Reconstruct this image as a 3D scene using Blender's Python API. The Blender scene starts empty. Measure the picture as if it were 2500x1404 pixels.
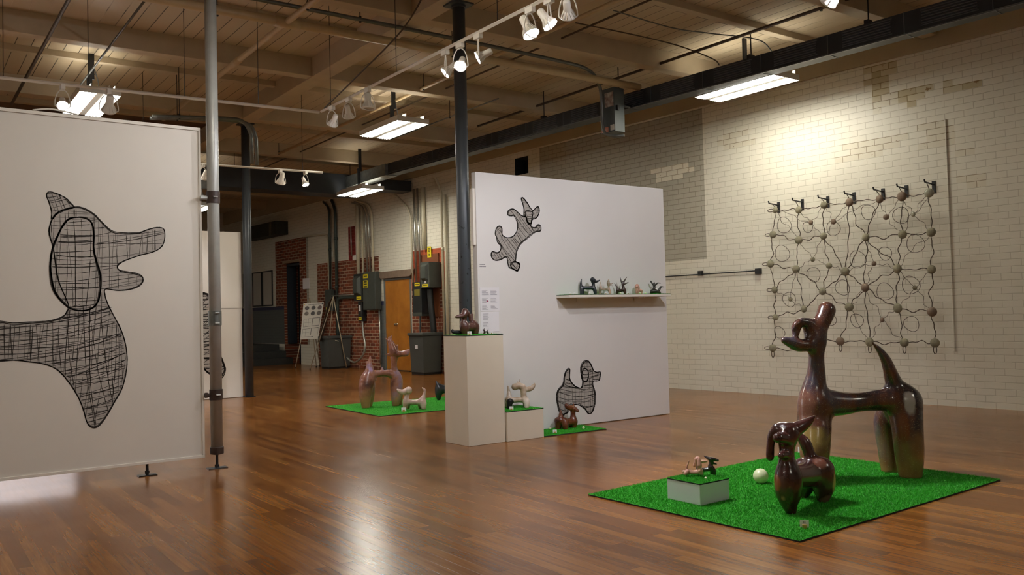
import bpy, math, random
import numpy as np
from mathutils import Vector, Matrix
random.seed(7); RNG = np.random.default_rng(11)
SC = bpy.context.scene
COL = SC.collection
# ------------------------------------------------------------------ camera
cd = bpy.data.cameras.new('camera'); cam = bpy.data.objects.new('camera', cd); COL.objects.link(cam)
FPX = 2096.288
cd.sensor_fit = 'HORIZONTAL'; cd.sensor_width = 36.0; cd.lens = 36.0 * FPX / 2500.0
cd.clip_start = 0.05; cd.clip_end = 200
_vpB = Vector((-1515.0, 102.5, FPX)).normalized(); _vpP = Vector((2900.0, -9.0, FPX)).normalized()
_up = _vpP.cross(_vpB)
# rows: world X, Y, Z axes in camera coordinates (x right, y down, z forward)
right = Vector((_vpP.x, _vpB.x, _up.x)); down = Vector((_vpP.y, _vpB.y, _up.y)); fwd = Vector((_vpP.z, _vpB.z, _up.z))
m = Matrix((right, -down, -fwd)).transposed().to_4x4(); m.translation = Vector((0, 0, 1.40))
cam.matrix_world = m
SC.camera = cam
# ------------------------------------------------------------------ world and exposure
w = bpy.data.worlds.new('world'); SC.world = w; w.use_nodes = True
w.node_tree.nodes['Background'].inputs[0].default_value = (0.9, 0.95, 1.0, 1)
w.node_tree.nodes['Background'].inputs[1].default_value = 0.02
SC.view_settings.view_transform = 'Standard'; SC.view_settings.look = 'None'
SC.view_settings.gamma = 1.0; SC.view_settings.exposure = 0.0
SC.view_settings.use_curve_mapping = False
WARM = (1.0, 0.955, 0.84); LED = (0.93, 0.93, 1.0)
TUBE_E = 46.0        # fluorescent lens emission
TOP_E = 22.0          # slots in the top of the fixtures
SIDE_W = 2.3         # sideways throw of the reflectors, each side
SPOT_W = 60.0        # one track spot

# ------------------------------------------------------------------ helpers: materials
def srgb(h):
    h = h.lstrip('#'); c = [int(h[i:i+2], 16) / 255 for i in (0, 2, 4)]
    return tuple(x / 12.92 if x <= .04045 else ((x + .055) / 1.055) ** 2.4 for x in c)
class NT:
    def __init__(s, name):
        s.m = bpy.data.materials.new(name); s.m.use_nodes = True; s.t = s.m.node_tree
        s.b = s.t.nodes['Principled BSDF']
    def n(s, typ, **kw):
        nd = s.t.nodes.new(typ)
        for k, v in kw.items():
            if k.startswith('i_'):
                key = k[2:]; key = int(key) if key.isdigit() else key.replace('_', ' ')
                nd.inputs[key].default_value = v
            else: setattr(nd, k, v)
        return nd
    def l(s, a, b): s.t.links.new(a, b)
    def coords(s): return s.n('ShaderNodeTexCoord').outputs['Object']
    def math(s, op, a, b=None):
        nd = s.n('ShaderNodeMath', operation=op)
        for i, v in enumerate((a, b)):
            if v is None: continue
            if isinstance(v, (int, float)): nd.inputs[i].default_value = v
            else: s.l(v, nd.inputs[i])
        return nd.outputs[0]
    def mix(s, fac, a, b, blend='MIX'):
        nd = s.n('ShaderNodeMix', data_type='RGBA', blend_type=blend)
        for i, v in ((0, fac), (6, a), (7, b)):
            if isinstance(v, (int, float)): nd.inputs[i].default_value = v
            elif isinstance(v, tuple): nd.inputs[i].default_value = (*v[:3], 1)
            else: s.l(v, nd.inputs[i])
        return nd.outputs[2]
    def noise(s, vec, scale, detail=4, rough=.55):
        nd = s.n('ShaderNodeTexNoise'); nd.inputs['Scale'].default_value = scale
        nd.inputs['Detail'].default_value = detail; nd.inputs['Roughness'].default_value = rough
        s.l(vec, nd.inputs['Vector']); return nd.outputs['Fac']
    def ramp(s, fac, stops):
        nd = s.n('ShaderNodeValToRGB'); cr = nd.color_ramp
        while len(cr.elements) < len(stops): cr.elements.new(0.5)
        for e, (p, c) in zip(cr.elements, stops):
            e.position = p; e.color = (*c, 1) if isinstance(c, tuple) else (c, c, c, 1)
        s.l(fac, nd.inputs[0]); return nd.outputs[0]
    def bump(s, h, strength=.3, dist=.01):
        nd = s.n('ShaderNodeBump'); nd.inputs['Strength'].default_value = strength; nd.inputs['Distance'].default_value = dist
        s.l(h, nd.inputs['Height']); s.l(nd.outputs[0], s.b.inputs['Normal'])
    def base(s, c):
        if isinstance(c, tuple): s.b.inputs['Base Color'].default_value = (*c, 1)
        else: s.l(c, s.b.inputs['Base Color'])
    def set(s, **kw):
        for k, v in kw.items(): s.b.inputs[k.replace('_', ' ')].default_value = v
        return s.m
MATS = {}
def simple(name, c, rough=.5, metal=0.0, var=.0, scale=8.0, bump=0.0, spec=.5, c2=None):
    """procedural paint / metal: base colour broken up by noise"""
    if name in MATS: return MATS[name]
    n = NT(name); v = n.coords(); f = n.noise(v, scale)
    if isinstance(c, str): c = srgb(c)
    lo = tuple(x * (1 - var) for x in c) if c2 is None else (srgb(c2) if isinstance(c2, str) else c2)
    n.base(n.mix(n.ramp(f, [(.35, 0.0), (.65, 1.0)]), lo, c))
    if bump: n.bump(n.noise(v, scale * 4), bump, .004)
    n.set(Roughness=rough, Metallic=metal); n.b.inputs['Specular IOR Level'].default_value = spec
    MATS[name] = n.m; return n.m
def emit(name, c, e):
    n = NT(name); n.base((.8, .8, .8)); n.b.inputs['Emission Color'].default_value = (*c, 1)
    n.b.inputs['Emission Strength'].default_value = e; MATS[name] = n.m; return n.m

# ------------------------------------------------------------------ helpers: meshes
class MB:
    def __init__(s): s.v = []; s.f = []; s.mi = []; s.cur = 0
    def mat(s, i): s.cur = i; return s
    def add(s, vs, fs):
        o = len(s.v); s.v += [tuple(x) for x in vs]
        for f in fs: s.f.append(tuple(i + o for i in f)); s.mi.append(s.cur)
        return s
    def box(s, x0, x1, y0, y1, z0, z1, M=None):
        vs = [(x, y, z) for x in (x0, x1) for y in (y0, y1) for z in (z0, z1)]
        if M is not None: vs = [tuple(M @ Vector(v)) for v in vs]
        return s.add(vs, [(0, 1, 3, 2), (4, 6, 7, 5), (0, 4, 5, 1), (2, 3, 7, 6), (0, 2, 6, 4), (1, 5, 7, 3)])
    def tube(s, pts, r, n=8, cap=True):
        pts = [Vector(p) for p in pts]; m = len(pts)
        rs = r if isinstance(r, (list, tuple)) else [r] * m
        vs = []; prev = None
        for i, p in enumerate(pts):
            d = (pts[min(i + 1, m - 1)] - pts[max(i - 1, 0)])
            if d.length < 1e-9: d = Vector((0, 0, 1))
            d.normalize()
            if prev is None:
                a = Vector((0, 0, 1)) if abs(d.z) < .9 else Vector((1, 0, 0)); a = (a - d * a.dot(d)).normalized()
            else:
                a = prev - d * prev.dot(d); a = a.normalized() if a.length > 1e-6 else Vector((1, 0, 0))
            prev = a; b = d.cross(a)
            for k in range(n):
                t = 2 * math.pi * k / n; vs.append(p + (a * math.cos(t) + b * math.sin(t)) * rs[i])
        fs = [(i * n + k, i * n + (k + 1) % n, (i + 1) * n + (k + 1) % n, (i + 1) * n + k) for i in range(m - 1) for k in range(n)]
        if cap: fs += [tuple(range(n))[::-1], tuple(range((m - 1) * n, m * n))]
        return s.add(vs, fs)
    def lathe(s, prof, M=None, n=24):
        vs = []
        for r, z in prof:
            for k in range(n):
                t = 2 * math.pi * k / n; v = Vector((r * math.cos(t), r * math.sin(t), z)); vs.append(M @ v if M is not None else v)
        m = len(prof)
        fs = [(i * n + k, i * n + (k + 1) % n, (i + 1) * n + (k + 1) % n, (i + 1) * n + k) for i in range(m - 1) for k in range(n)]
        if prof[0][0] > 1e-6: fs.append(tuple(range(n))[::-1])
        if prof[-1][0] > 1e-6: fs.append(tuple(range((m - 1) * n, m * n)))
        return s.add(vs, fs)
    def quad(s, a, b, c, d): return s.add([a, b, c, d], [(0, 1, 2, 3)])
    def build(s, name, mats, parent=None, smooth=False, bevel=0.0, M=None):
        me = bpy.data.meshes.new(name); me.from_pydata([tuple(v) for v in s.v], [], s.f)
        mats = mats if isinstance(mats, (list, tuple)) else [mats]
        for q in mats: me.materials.append(q)
        if len(mats) > 1: me.polygons.foreach_set('material_index', s.mi)
        if smooth: me.polygons.foreach_set('use_smooth', [True] * len(me.polygons))
        me.update()
        o = bpy.data.objects.new(name, me); COL.objects.link(o)
        if parent is not None: o.parent = parent
        if M is not None: o.matrix_local = M
        if bevel:
            b = o.modifiers.new('bevel', 'BEVEL'); b.width = bevel; b.segments = 2; b.limit_method = 'ANGLE'
        return o
def tag(o, label=None, cat=None, group=None, kind=None):
    if label: o['label'] = label
    if cat: o['category'] = cat
    if group: o['group'] = group
    if kind: o['kind'] = kind
    return o
def thing(name, label, cat, loc=(0, 0, 0), rz=0.0, group=None, M=None):
    o = bpy.data.objects.new(name, None); COL.objects.link(o); o.empty_display_size = .1
    if M is not None: o.matrix_world = M
    else: o.location = loc; o.rotation_euler = (0, 0, rz)
    return tag(o, label, cat, group)
def struct(name, mb, mats, M=None, **kw):
    o = mb.build(name, mats, **kw)
    if M is not None: o.matrix_world = M
    o['kind'] = 'structure'; return o
def smoothpath(pts, n=5):
    P = [Vector(p) for p in pts]; out = []
    for i in range(len(P) - 1):
        p0 = P[max(i - 1, 0)]; p1 = P[i]; p2 = P[i + 1]; p3 = P[min(i + 2, len(P) - 1)]
        for k in range(n):
            t = k / n; out.append(.5 * ((2 * p1) + (p2 - p0) * t + (2 * p0 - 5 * p1 + 4 * p2 - p3) * t * t + (3 * p1 - p0 - 3 * p2 + p3) * t ** 3))
    out.append(P[-1]); return out

# ------------------------------------------------------------------ helpers: modelled clay bodies (signed distance -> surface)
def surfnet(F, org, h):
    s = F < 0
    nx, ny, nz = F.shape
    acc = np.zeros((nx - 1, ny - 1, nz - 1, 3)); cnt = np.zeros((nx - 1, ny - 1, nz - 1))
    cs = [(i, j, k) for i in (0, 1) for j in (0, 1) for k in (0, 1)]
    def sub(A, c): return A[c[0]:nx - 1 + c[0], c[1]:ny - 1 + c[1], c[2]:nz - 1 + c[2]]
    for a in cs:
        for ax in range(3):
            if a[ax] == 1: continue
            b = list(a); b[ax] = 1
            fa, fb = sub(F, a), sub(F, b); mk = (fa < 0) != (fb < 0)
            t = np.where(mk, fa / np.where(mk, fa - fb, 1), 0)
            for d in range(3): acc[..., d] += np.where(mk, a[d] + (t if d == ax else 0), 0)
            cnt += mk
    act = cnt > 0; idx = -np.ones(act.shape, int); idx[act] = np.arange(act.sum())
    ijk = np.argwhere(act); V = (ijk + acc[act] / cnt[act][:, None]) * h + np.array(org)
    faces = []
    for ax in range(3):
        sl0 = [slice(1, -1)] * 3; sl0[ax] = slice(0, -1); sl1 = [slice(1, -1)] * 3; sl1[ax] = slice(1, None)
        s0, s1 = s[tuple(sl0)], s[tuple(sl1)]
        e = np.argwhere(s0 != s1)
        if not len(e): continue
        flip = s0[tuple(e.T)]
        o = np.array([1, 1, 1]); o[ax] = 0; e = e + o
        b, c = (ax + 1) % 3, (ax + 2) % 3
        def cell(db, dc):
            q = e.copy(); q[:, b] -= db; q[:, c] -= dc; return idx[tuple(q.T)]
        q = np.stack([cell(1, 1), cell(0, 1), cell(0, 0), cell(1, 0)], 1)
        q[~flip] = q[~flip][:, ::-1]; faces.append(q)
    return V, np.concatenate(faces)
def clay(name, chains, mat, parent=None, res=70, k=.25, neg=(), floor=0.0, clip=True, M=None):
    """one continuous body from chains of spheres (x, y, z, radius), softly blended"""
    L = []
    for ch in chains:
        A = np.array(ch, float)
        if len(A) == 2 and np.allclose(A[0], A[1]): L.append(A); continue
        P = [A[0]]
        for i in range(len(A) - 1):
            p0, p1, p2, p3 = A[max(i - 1, 0)], A[i], A[i + 1], A[min(i + 2, len(A) - 1)]
            for q in (1, 2, 3, 4):
                t = q / 4; P.append(.5 * (2 * p1 + (p2 - p0) * t + (2 * p0 - 5 * p1 + 4 * p2 - p3) * t * t + (3 * p1 - p0 - 3 * p2 + p3) * t ** 3))
        P = np.array(P); P[:, 3] = np.maximum(P[:, 3], A[:, 3].min() * .8); L.append(P)
    allp = np.concatenate(L)
    rmed = np.median(allp[:, 3]); kk = rmed * k * 2
    lo = (allp[:, :3] - allp[:, 3:]).min(0) - kk; hi = (allp[:, :3] + allp[:, 3:]).max(0) + kk
    if clip: lo[2] = min(max(lo[2], floor - .02), floor - .004)
    h = (hi - lo).max() / res; lo -= 2 * h; hi += 2 * h
    n = np.ceil((hi - lo) / h).astype(int) + 1
    ax = [lo[d] + h * np.arange(n[d]) for d in range(3)]
    F = np.full(tuple(n), 10.0)
    def field(P, F, comb):
        r = P[:, 3].max() + kk * 2 + 3 * h
        a = np.maximum(np.floor((P[:, :3].min(0) - r - lo) / h).astype(int), 0); b = np.minimum(np.ceil((P[:, :3].max(0) + r - lo) / h).astype(int) + 1, n)
        if (b <= a).any(): return
        X, Y, Z = np.meshgrid(ax[0][a[0]:b[0]], ax[1][a[1]:b[1]], ax[2][a[2]:b[2]], indexing='ij')
        D = np.full(X.shape, 10.0)
        for p, q in zip(P[:-1], P[1:]):
            d = q[:3] - p[:3]; dd = max(d @ d, 1e-12)
            t = np.clip(((X - p[0]) * d[0] + (Y - p[1]) * d[1] + (Z - p[2]) * d[2]) / dd, 0, 1)
            e = np.sqrt((X - p[0] - t * d[0]) ** 2 + (Y - p[1] - t * d[1]) ** 2 + (Z - p[2] - t * d[2]) ** 2) - (p[3] + t * (q[3] - p[3]))
            D = np.minimum(D, e)
        S = F[a[0]:b[0], a[1]:b[1], a[2]:b[2]]
        F[a[0]:b[0], a[1]:b[1], a[2]:b[2]] = comb(S, D)
    def smin(A, B):
        g = np.clip(.5 + .5 * (B - A) / kk, 0, 1); return B + (A - B) * g - kk * g * (1 - g)
    for P in L: field(P, F, smin)
    for P in neg: field(np.array(P, float), F, lambda A, B: np.maximum(A, -B))
    if clip: F = np.maximum(F, (floor - ax[2])[None, None, :] + 0 * F)
    V, Q = surfnet(F, lo, h)
    # light smoothing of the voxel surface
    nb = np.zeros_like(V); ct = np.zeros(len(V))
    E = np.concatenate([Q[:, [0, 1]], Q[:, [1, 2]], Q[:, [2, 3]], Q[:, [3, 0]]])
    for _ in range(3):
        nb[:] = 0; ct[:] = 0
        np.add.at(nb, E[:, 0], V[E[:, 1]]); np.add.at(nb, E[:, 1], V[E[:, 0]]); np.add.at(ct, E.ravel(), 1)
        nz = V[:, 2].copy(); V = V * .45 + .55 * nb / np.maximum(ct, 1)[:, None]
        if clip: V[:, 2] = np.where(nz < floor + h * .6, nz, np.maximum(V[:, 2], floor))
    me = bpy.data.meshes.new(name)
    me.from_pydata(V.tolist(), [], Q.tolist()); me.materials.append(mat)
    me.polygons.foreach_set('use_smooth', [True] * len(me.polygons)); me.update()
    o = bpy.data.objects.new(name, me); COL.objects.link(o)
    if parent is not None: o.parent = parent
    if M is not None: o.matrix_local = M
    return o
# ------------------------------------------------------------------ the brick wall's own frame: x along the wall, y out of it into the room, z up
UX = Vector((-0.0689, 0.99762, 0)).normalized(); OY = Vector((-UX.y, UX.x, 0)); WO = Vector((11.993, 0.826, 0))
def WM(u=0, off=0, z=0):
    p = WO + UX * u + OY * off + Vector((0, 0, z))
    M = Matrix.Identity(4)
    for i in range(3): M[i][0] = UX[i]; M[i][1] = OY[i]; M[i][3] = p[i]
    return M
CEIL = 5.33
# ------------------------------------------------------------------ materials of the building
def m_floor():
    n = NT('oak floor'); tc = n.coords()
    mp = n.n('ShaderNodeMapping'); mp.inputs['Rotation'].default_value = (0, 0, math.pi / 2); n.l(tc, mp.inputs[0])
    br = n.n('ShaderNodeTexBrick', offset=.37, offset_frequency=2, squash=1.0)
    for k, v in (('Scale', 1.0), ('Brick Width', 1.15), ('Row Height', .083), ('Mortar Size', .0014), ('Mortar Smooth', .3), ('Bias', 0.0)): br.inputs[k].default_value = v
    br.inputs['Color1'].default_value = (0, 0, 0, 1); br.inputs['Color2'].default_value = (1, 1, 1, 1); br.inputs['Mortar'].default_value = (.5, .5, .5, 1)
    n.l(mp.outputs[0], br.inputs[0])
    st = n.n('ShaderNodeMapping'); st.inputs['Scale'].default_value = (26, 1.3, 1); n.l(tc, st.inputs[0])
    g = n.noise(st.outputs[0], 1.6, 6, .6)
    big = n.noise(tc, .55, 3)
    v = n.math('ADD', n.math('MULTIPLY', br.outputs['Color'], .34), n.math('MULTIPLY', g, .62))
    v = n.math('ADD', v, n.math('MULTIPLY', n.math('SUBTRACT', big, .5), .42))
    c = n.ramp(v, [(.12, srgb('4a2a12')), (.40, srgb('77481c')), (.62, srgb('8e5b27')), (.9, srgb('aa7838'))])
    seam = n.ramp(br.outputs['Fac'], [(0, 0.0), (1, 1.0)])
    sn = n.ramp(n.noise(tc, 2.3, 2), [(.47, .25), (.6, 1.0)])
    c = n.mix(n.math('MULTIPLY', n.math('MULTIPLY', seam, sn), .8), c, srgb('2a1508'))
    # worn patches where the varnish has gone dull
    wear = n.ramp(n.noise(tc, .8, 3), [(.45, 0.0), (.75, 1.0)])
    n.base(c)
    rg = n.math('ADD', n.math('MULTIPLY', wear, .07), n.math('ADD', n.math('MULTIPLY', g, .07), .17)); n.l(rg, n.b.inputs['Roughness'])
    hgt = n.math('ADD', n.math('MULTIPLY', br.outputs['Color'], .25), n.math('MULTIPLY', seam, -.6))
    hgt = n.math('ADD', hgt, n.math('MULTIPLY', n.noise(tc, 5.5, 3), .9)); n.bump(hgt, .13, .004)
    n.b.inputs['Specular IOR Level'].default_value = .33
    return n.m
def m_brick(name, paint, mortar, rough=.45, bumpk=.5, c2=None, peel=None, spec=.5, mort=.007, grime=.12):
    n = NT(name); tc = n.coords(); sx = n.n('ShaderNodeSeparateXYZ'); n.l(tc, sx.inputs[0])
    cb = n.n('ShaderNodeCombineXYZ'); n.l(sx.outputs[0], cb.inputs[0]); n.l(sx.outputs[2], cb.inputs[1])
    br = n.n('ShaderNodeTexBrick', offset=.5, offset_frequency=2)
    for k, v in (('Scale', 1.0), ('Brick Width', .25), ('Row Height', .0885), ('Mortar Size', mort), ('Mortar Smooth', .5), ('Bias', 0.0)): br.inputs[k].default_value = v
    wob = n.n('ShaderNodeTexNoise'); wob.inputs['Scale'].default_value = 9; n.l(tc, wob.inputs['Vector'])
    wv = n.n('ShaderNodeVectorMath', operation='SCALE'); wv.inputs['Scale'].default_value = .012; n.l(wob.outputs['Color'], wv.inputs[0])
    av = n.n('ShaderNodeVectorMath', operation='ADD'); n.l(cb.outputs[0], av.inputs[0]); n.l(wv.outputs[0], av.inputs[1])
    n.l(av.outputs[0], br.inputs[0])
    br.inputs['Color1'].default_value = (*srgb(paint), 1); br.inputs['Color2'].default_value = (*srgb(c2 or paint), 1); br.inputs['Mortar'].default_value = (*srgb(mortar), 1)
    c = br.outputs['Color']
    gr = n.ramp(n.noise(tc, .7, 5), [(.4, 0.0), (.75, 1.0)])
    c = n.mix(n.math('MULTIPLY', gr, grime), c, srgb('6a5a44'))
    if peel:
        pn = n.ramp(n.noise(tc, peel[1], 5, .65), [(peel[2], 0.0), (peel[2] + .04, 1.0)]); c = n.mix(pn, c, srgb(peel[0]))
    n.base(c)
    h = n.math('SUBTRACT', n.math('MULTIPLY', n.noise(tc, 14, 4), .35), n.ramp(br.outputs['Fac'], [(0, 0.0), (1, 1.0)])); n.bump(h, bumpk, .008)
    n.set(Roughness=rough); n.b.inputs['Specular IOR Level'].default_value = spec; return n.m
def m_boards(name, c1, c2, row=.2, length=3.1, seam='241708'):
    n = NT(name); tc = n.coords()
    mp = n.n('ShaderNodeMapping'); mp.inputs['Rotation'].default_value = (0, 0, math.pi / 2); n.l(tc, mp.inputs[0])
    br = n.n('ShaderNodeTexBrick', offset=.5, offset_frequency=2)
    for k, v in (('Scale', 1.0), ('Brick Width', length), ('Row Height', row), ('Mortar Size', .006), ('Mortar Smooth', .2)): br.inputs[k].default_value = v
    br.inputs['Color1'].default_value = (*srgb(c1), 1); br.inputs['Color2'].default_value = (*srgb(c2), 1); br.inputs['Mortar'].default_value = (*srgb(seam), 1)
    n.l(mp.outputs[0], br.inputs[0])
    g = n.ramp(n.noise(tc, 1.4, 4), [(.4, 0.0), (.7, 1.0)])
    sx = n.n('ShaderNodeSeparateXYZ'); n.l(tc, sx.inputs[0])
    # seams open only here and there
    op = n.ramp(n.noise(tc, .9, 2), [(.38, 0.0), (.52, 1.0)])
    c = n.mix(n.math('MULTIPLY', br.outputs['Fac'], n.math('SUBTRACT', 1.0, op)), br.outputs['Color'], srgb(c1))
    n.base(n.mix(n.math('MULTIPLY', g, .25), c, srgb('b0a284'))); n.bump(n.math('MULTIPLY', br.outputs['Fac'], -1.0), .5, .01)
    n.set(Roughness=.5); return n.m
FLOOR = m_floor()
CREAM = m_brick('cream painted brick', 'dcd8c8', 'bdb7a4', .42, grime=.07, bumpk=.4, mort=.005)
GRAYB = m_brick('grey painted brick', 'a9a494', '8c8674', .55)
TANB = m_brick('bare yellow brick', 'b5a884', '968661', .8, c2='cdc5aa', peel=('8a6f48', 5, .6))
PEELB = m_brick('peeling painted brick', 'd8d2be', '9a8d72', .5, peel=('7c6444', 16, .64), mort=.006)
REDB = m_brick('bare red brick', '8a4426', 'b09a80', .85, c2='5f2b17', mort=.010)
REDP = m_brick('orange painted brick', 'b0522c', '8c3f22', .5, c2='a04a2a')
REDS = m_brick('red stained brick', '8e2620', 'a05048', .5, c2='711a18')
WAINS = m_brick('grey green wainscot paint', '565a58', '4a4e4c', .5, bumpk=.2)
NAVY = m_brick('navy stripe paint', '2a2d4c', '26294a', .5, bumpk=.2)
BAND = m_brick('tan painted plate', 'b0a184', 'a3957a', .6, bumpk=.05, mort=.0005, grime=.3)
CEILM = m_boards('painted ceiling boards', 'bfae92', 'b6a486')
BEAM = simple('painted timber', 'bbaa8e', .5, var=.12, scale=3, bump=.05)
PLAIN = simple('off white plaster', 'cfc8b8', .8, var=.05)
DARKV = simple('dark void', '0b0a09', .9)
BLACKM = simple('black paint', '17181a', .45, var=.2)
STEPM = simple('dark grey step paint', '23241f', .6, var=.25)
# ------------------------------------------------------------------ floor, ceiling and walls
struct('floor', MB().quad((-9, -7, 0), (13, -7, 0), (13, 32, 0), (-9, 32, 0)), FLOOR)
struct('ceiling', MB().box(-9, 13, -7, 32, CEIL, CEIL + .1), CEILM)
struct('trim_41', MB().box(-9, 5.1, 17.0, 31.4, CEIL - .02, CEIL), m_boards('bare brown boards', '4a2413', '3d1d0f'))
def brick_wall():
    us = {-9.0, 32.0}; zs = {0.0, CEIL}
    regs = [(9.17, 13.4, 2.26, 4.87, 1), (24.24, 26.44, 0.62, 3.93, 4), (19.97, 23.54, 0, 3.04, 4), (21.2, 21.6, 3.0, 3.97, 6), (16.9, 18.40, 0, 3.05, 5), (16.9, 18.40, 0, 2.1, 4),
            (25.85, 32, .62, 1.72, 7), (19.74, 19.97, 0, 1.72, 7), (25.85, 32, 1.72, 1.83, 8), (19.74, 19.97, 1.72, 1.83, 8),
            (24.1, 24.24, 0.62, 3.93, 1)]
    rr = random.Random(5)
    def peel(u0, u1, z0, z1, q, jit, skip=.0):                # ragged patch: one run of half bricks per course
        z = math.floor(z0 / .0885) * .0885
        while z < z1 - .02:
            if rr.random() > skip:
                a = round((u0 + rr.uniform(0, jit)) / .125) * .125; b = round((u1 - rr.uniform(0, jit)) / .125) * .125
                if b > a: regs.append((a, b, z, z + .0885, q))
            z += .0885
    peel(5.70, 6.30, 4.36, 4.80, 2, .25); peel(5.15, 5.90, 4.20, 4.42, 2, .35); peel(4.6, 5.2, 4.28, 4.5, 2, .4, .3); peel(5.70, 6.2, 4.10, 4.36, 3, .3)
    peel(4.8, 5.55, 3.62, 3.9, 3, .3); peel(5.6, 6.7, 3.62, 3.80, 3, .4); peel(8.1, 9.0, 4.1, 4.3, 3, .4, .3); peel(9.3, 10.7, 3.72, 3.95, 3, .5); peel(4.5, 5.1, 3.0, 3.4, 3, .3, .5)
    holes = [(24.70, 25.85, 0.0, 3.19), (18.42, 19.74, 0, 2.42), (13.77, 14.21, 4.40, 4.77)]
    for a, b, c, d, *_ in regs + holes: us |= {a, b}; zs |= {c, d}
    us = sorted(us); zs = sorted(zs); mb = MB()
    for u0, u1 in zip(us[:-1], us[1:]):
        for z0, z1 in zip(zs[:-1], zs[1:]):
            uc, zc = (u0 + u1) / 2, (z0 + z1) / 2
            if any(a < uc < b and c < zc < d for a, b, c, d in holes): continue
            k = 0
            for a, b, c, d, q in regs:
                if a < uc < b and c < zc < d: k = q
            mb.mat(k).quad((u1, 0, z0), (u0, 0, z0), (u0, 0, z1), (u1, 0, z1))
    for (a, b, c, d), dp in zip(holes, (.5, .10, .3)):       # reveals of the openings
        k = 4 if dp > .4 else (9 if dp > .2 else 0); mb.mat(k)
        mb.quad((a, 0, c), (a, -dp, c), (a, -dp, d), (a, 0, d)).quad((b, -dp, c), (b, 0, c), (b, 0, d), (b, -dp, d)).quad((a, 0, d), (a, -dp, d), (b, -dp, d), (b, 0, d))
        mb.mat(9).quad((b, -dp, c), (a, -dp, c), (a, -dp, d), (b, -dp, d))
    return struct('wall_right', mb, [CREAM, GRAYB, TANB, PEELB, REDB, REDP, REDS, WAINS, NAVY, DARKV], M=WM())
brick_wall()
t = MB(); t.box(-9, 32, 0, .05, 4.90, CEIL)
for u, z in ((6.2, .0), (5.6, .0), (9.8, 0), (12, 0)): t.box(u, u + .012, .0495, .052, 4.905, CEIL)
struct('trim_1', t, [BAND], M=WM())
struct('trim_2', MB().tube([(5.11, .012, z) for z in (0.75, 1.6, 2.4, 3.0, 3.9)], .012, 6), CREAM, M=WM())
struct('trim_3', MB().tube([(8.22, .004, z) for z in (0.05, 2.0, 4.3)], .006, 5), CREAM, M=WM())
struct('wall_back', MB().box(-9, 13, 31.5, 31.7, 0, CEIL), PLAIN)
struct('wall_left', MB().box(-9.2, -9, -7, 32, 0, CEIL), PLAIN)
struct('wall_front', MB().box(-9, 13, -7.2, -7, 0, CEIL), PLAIN)
# main beam on the columns, deep joists and the thin strips between them
def beam(name, x0, x1, y0, y1, z0, z1): return struct(name, MB().box(x0, x1, y0, y1, z0, z1), BEAM, bevel=.006)
beam('trim_4', 5.14, 5.40, -7, 31.4, 5.04, CEIL + .02)
beam('trim_5', -1.25, -.99, -7, 31.4, 5.04, CEIL + .02)
k = 6
for yj in (2.85, 5.95, 9.05, 12.1, 15.25, 18.4, 21.5, 24.6, 27.7):
    beam('trim_%d' % k, 5.40, 11.55, yj, yj + .2, 5.05, CEIL + .02); k += 1
    beam('trim_%d' % k, -.99, 5.14, yj, yj + .2, 5.05, CEIL + .02); k += 1
    beam('trim_%d' % k, 5.40, 11.55, yj + 1.5, yj + 1.62, 5.24, CEIL + .02); k += 1
    beam('trim_%d' % k, -.99, 5.14, yj + 1.5, yj + 1.62, 5.24, CEIL + .02); k += 1
# steps up to the raised landing at the far end
mb = MB()
for i in range(3): mb.mat(0).box(5.5, 10.18 - .1 * i, 25.85 + .32 * i, 31.4, .207 * i, .207 * (i + 1))
struct('trim_%d' % k, mb, STEPM); k += 1
# ------------------------------------------------------------------ doors
DOORW = simple('honey oak veneer', 'b0742a', .38, var=.18, scale=2.5, c2='9c6020')
GREYD = simple('grey door frame paint', '6b6c68', .5, var=.1)
CHROME = simple('chrome', 'd8d8d6', .18, 1.0)
def door_double():
    d = thing('door_1', 'double honey oak doors in a grey frame under a stone lintel', 'door', M=WM(19.08, -.02)); d['kind'] = 'structure'
    f = MB()
    f.box(.60, .66, -.06, .03, 0, 2.42).box(-.66, -.60, -.06, .03, 0, 2.42).box(-.66, .66, -.06, .03, 2.36, 2.42)
    f.build('door_frame', GREYD, d, bevel=.004)
    a = MB().box(-.005, .598, -.03, .012, .012, 2.355).build('door_leaf', DOORW, d, bevel=.003)
    b = MB().box(-.598, -.008, -.03, .012, .012, 2.355).build('door_leaf', DOORW, d, bevel=.003)
    kn = MB(); Mk = Matrix.Translation((.06, .012, 1.2)) @ Matrix.Rotation(-math.pi / 2, 4, 'X')
    kn.lathe([(.035, 0), (.035, .008), (.014, .012), (.014, .03), (.03, .045), (.034, .06), (.026, .075), (0, .08)], Mk, 20)
    kn.build('door_knob', CHROME, a, smooth=True)
    MB().box(.598, .602, .0, .02, .2, .32).box(.598, .602, .0, .02, 1.1, 1.22).box(.598, .602, .0, .02, 2.0, 2.12).build('hinges', CHROME, d)
    ln = MB(); vs = []
    for y in (.02, .10):
        vs += [(.70, y, 2.42), (-.72, y, 2.42), (-.95, y, 2.60), (.93, y, 2.60)]
    ln.add(vs, [(0, 1, 2, 3), (7, 6, 5, 4), (0, 4, 5, 1), (1, 5, 6, 2), (2, 6, 7, 3), (3, 7, 4, 0)])
    ln.build('lintel', simple('brown stone', '7d6a58', .7, var=.2), d)
    MB().box(-.66, .66, -.02, .13, 0, .018).build('threshold', BLACKM, d)
door_double()
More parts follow.
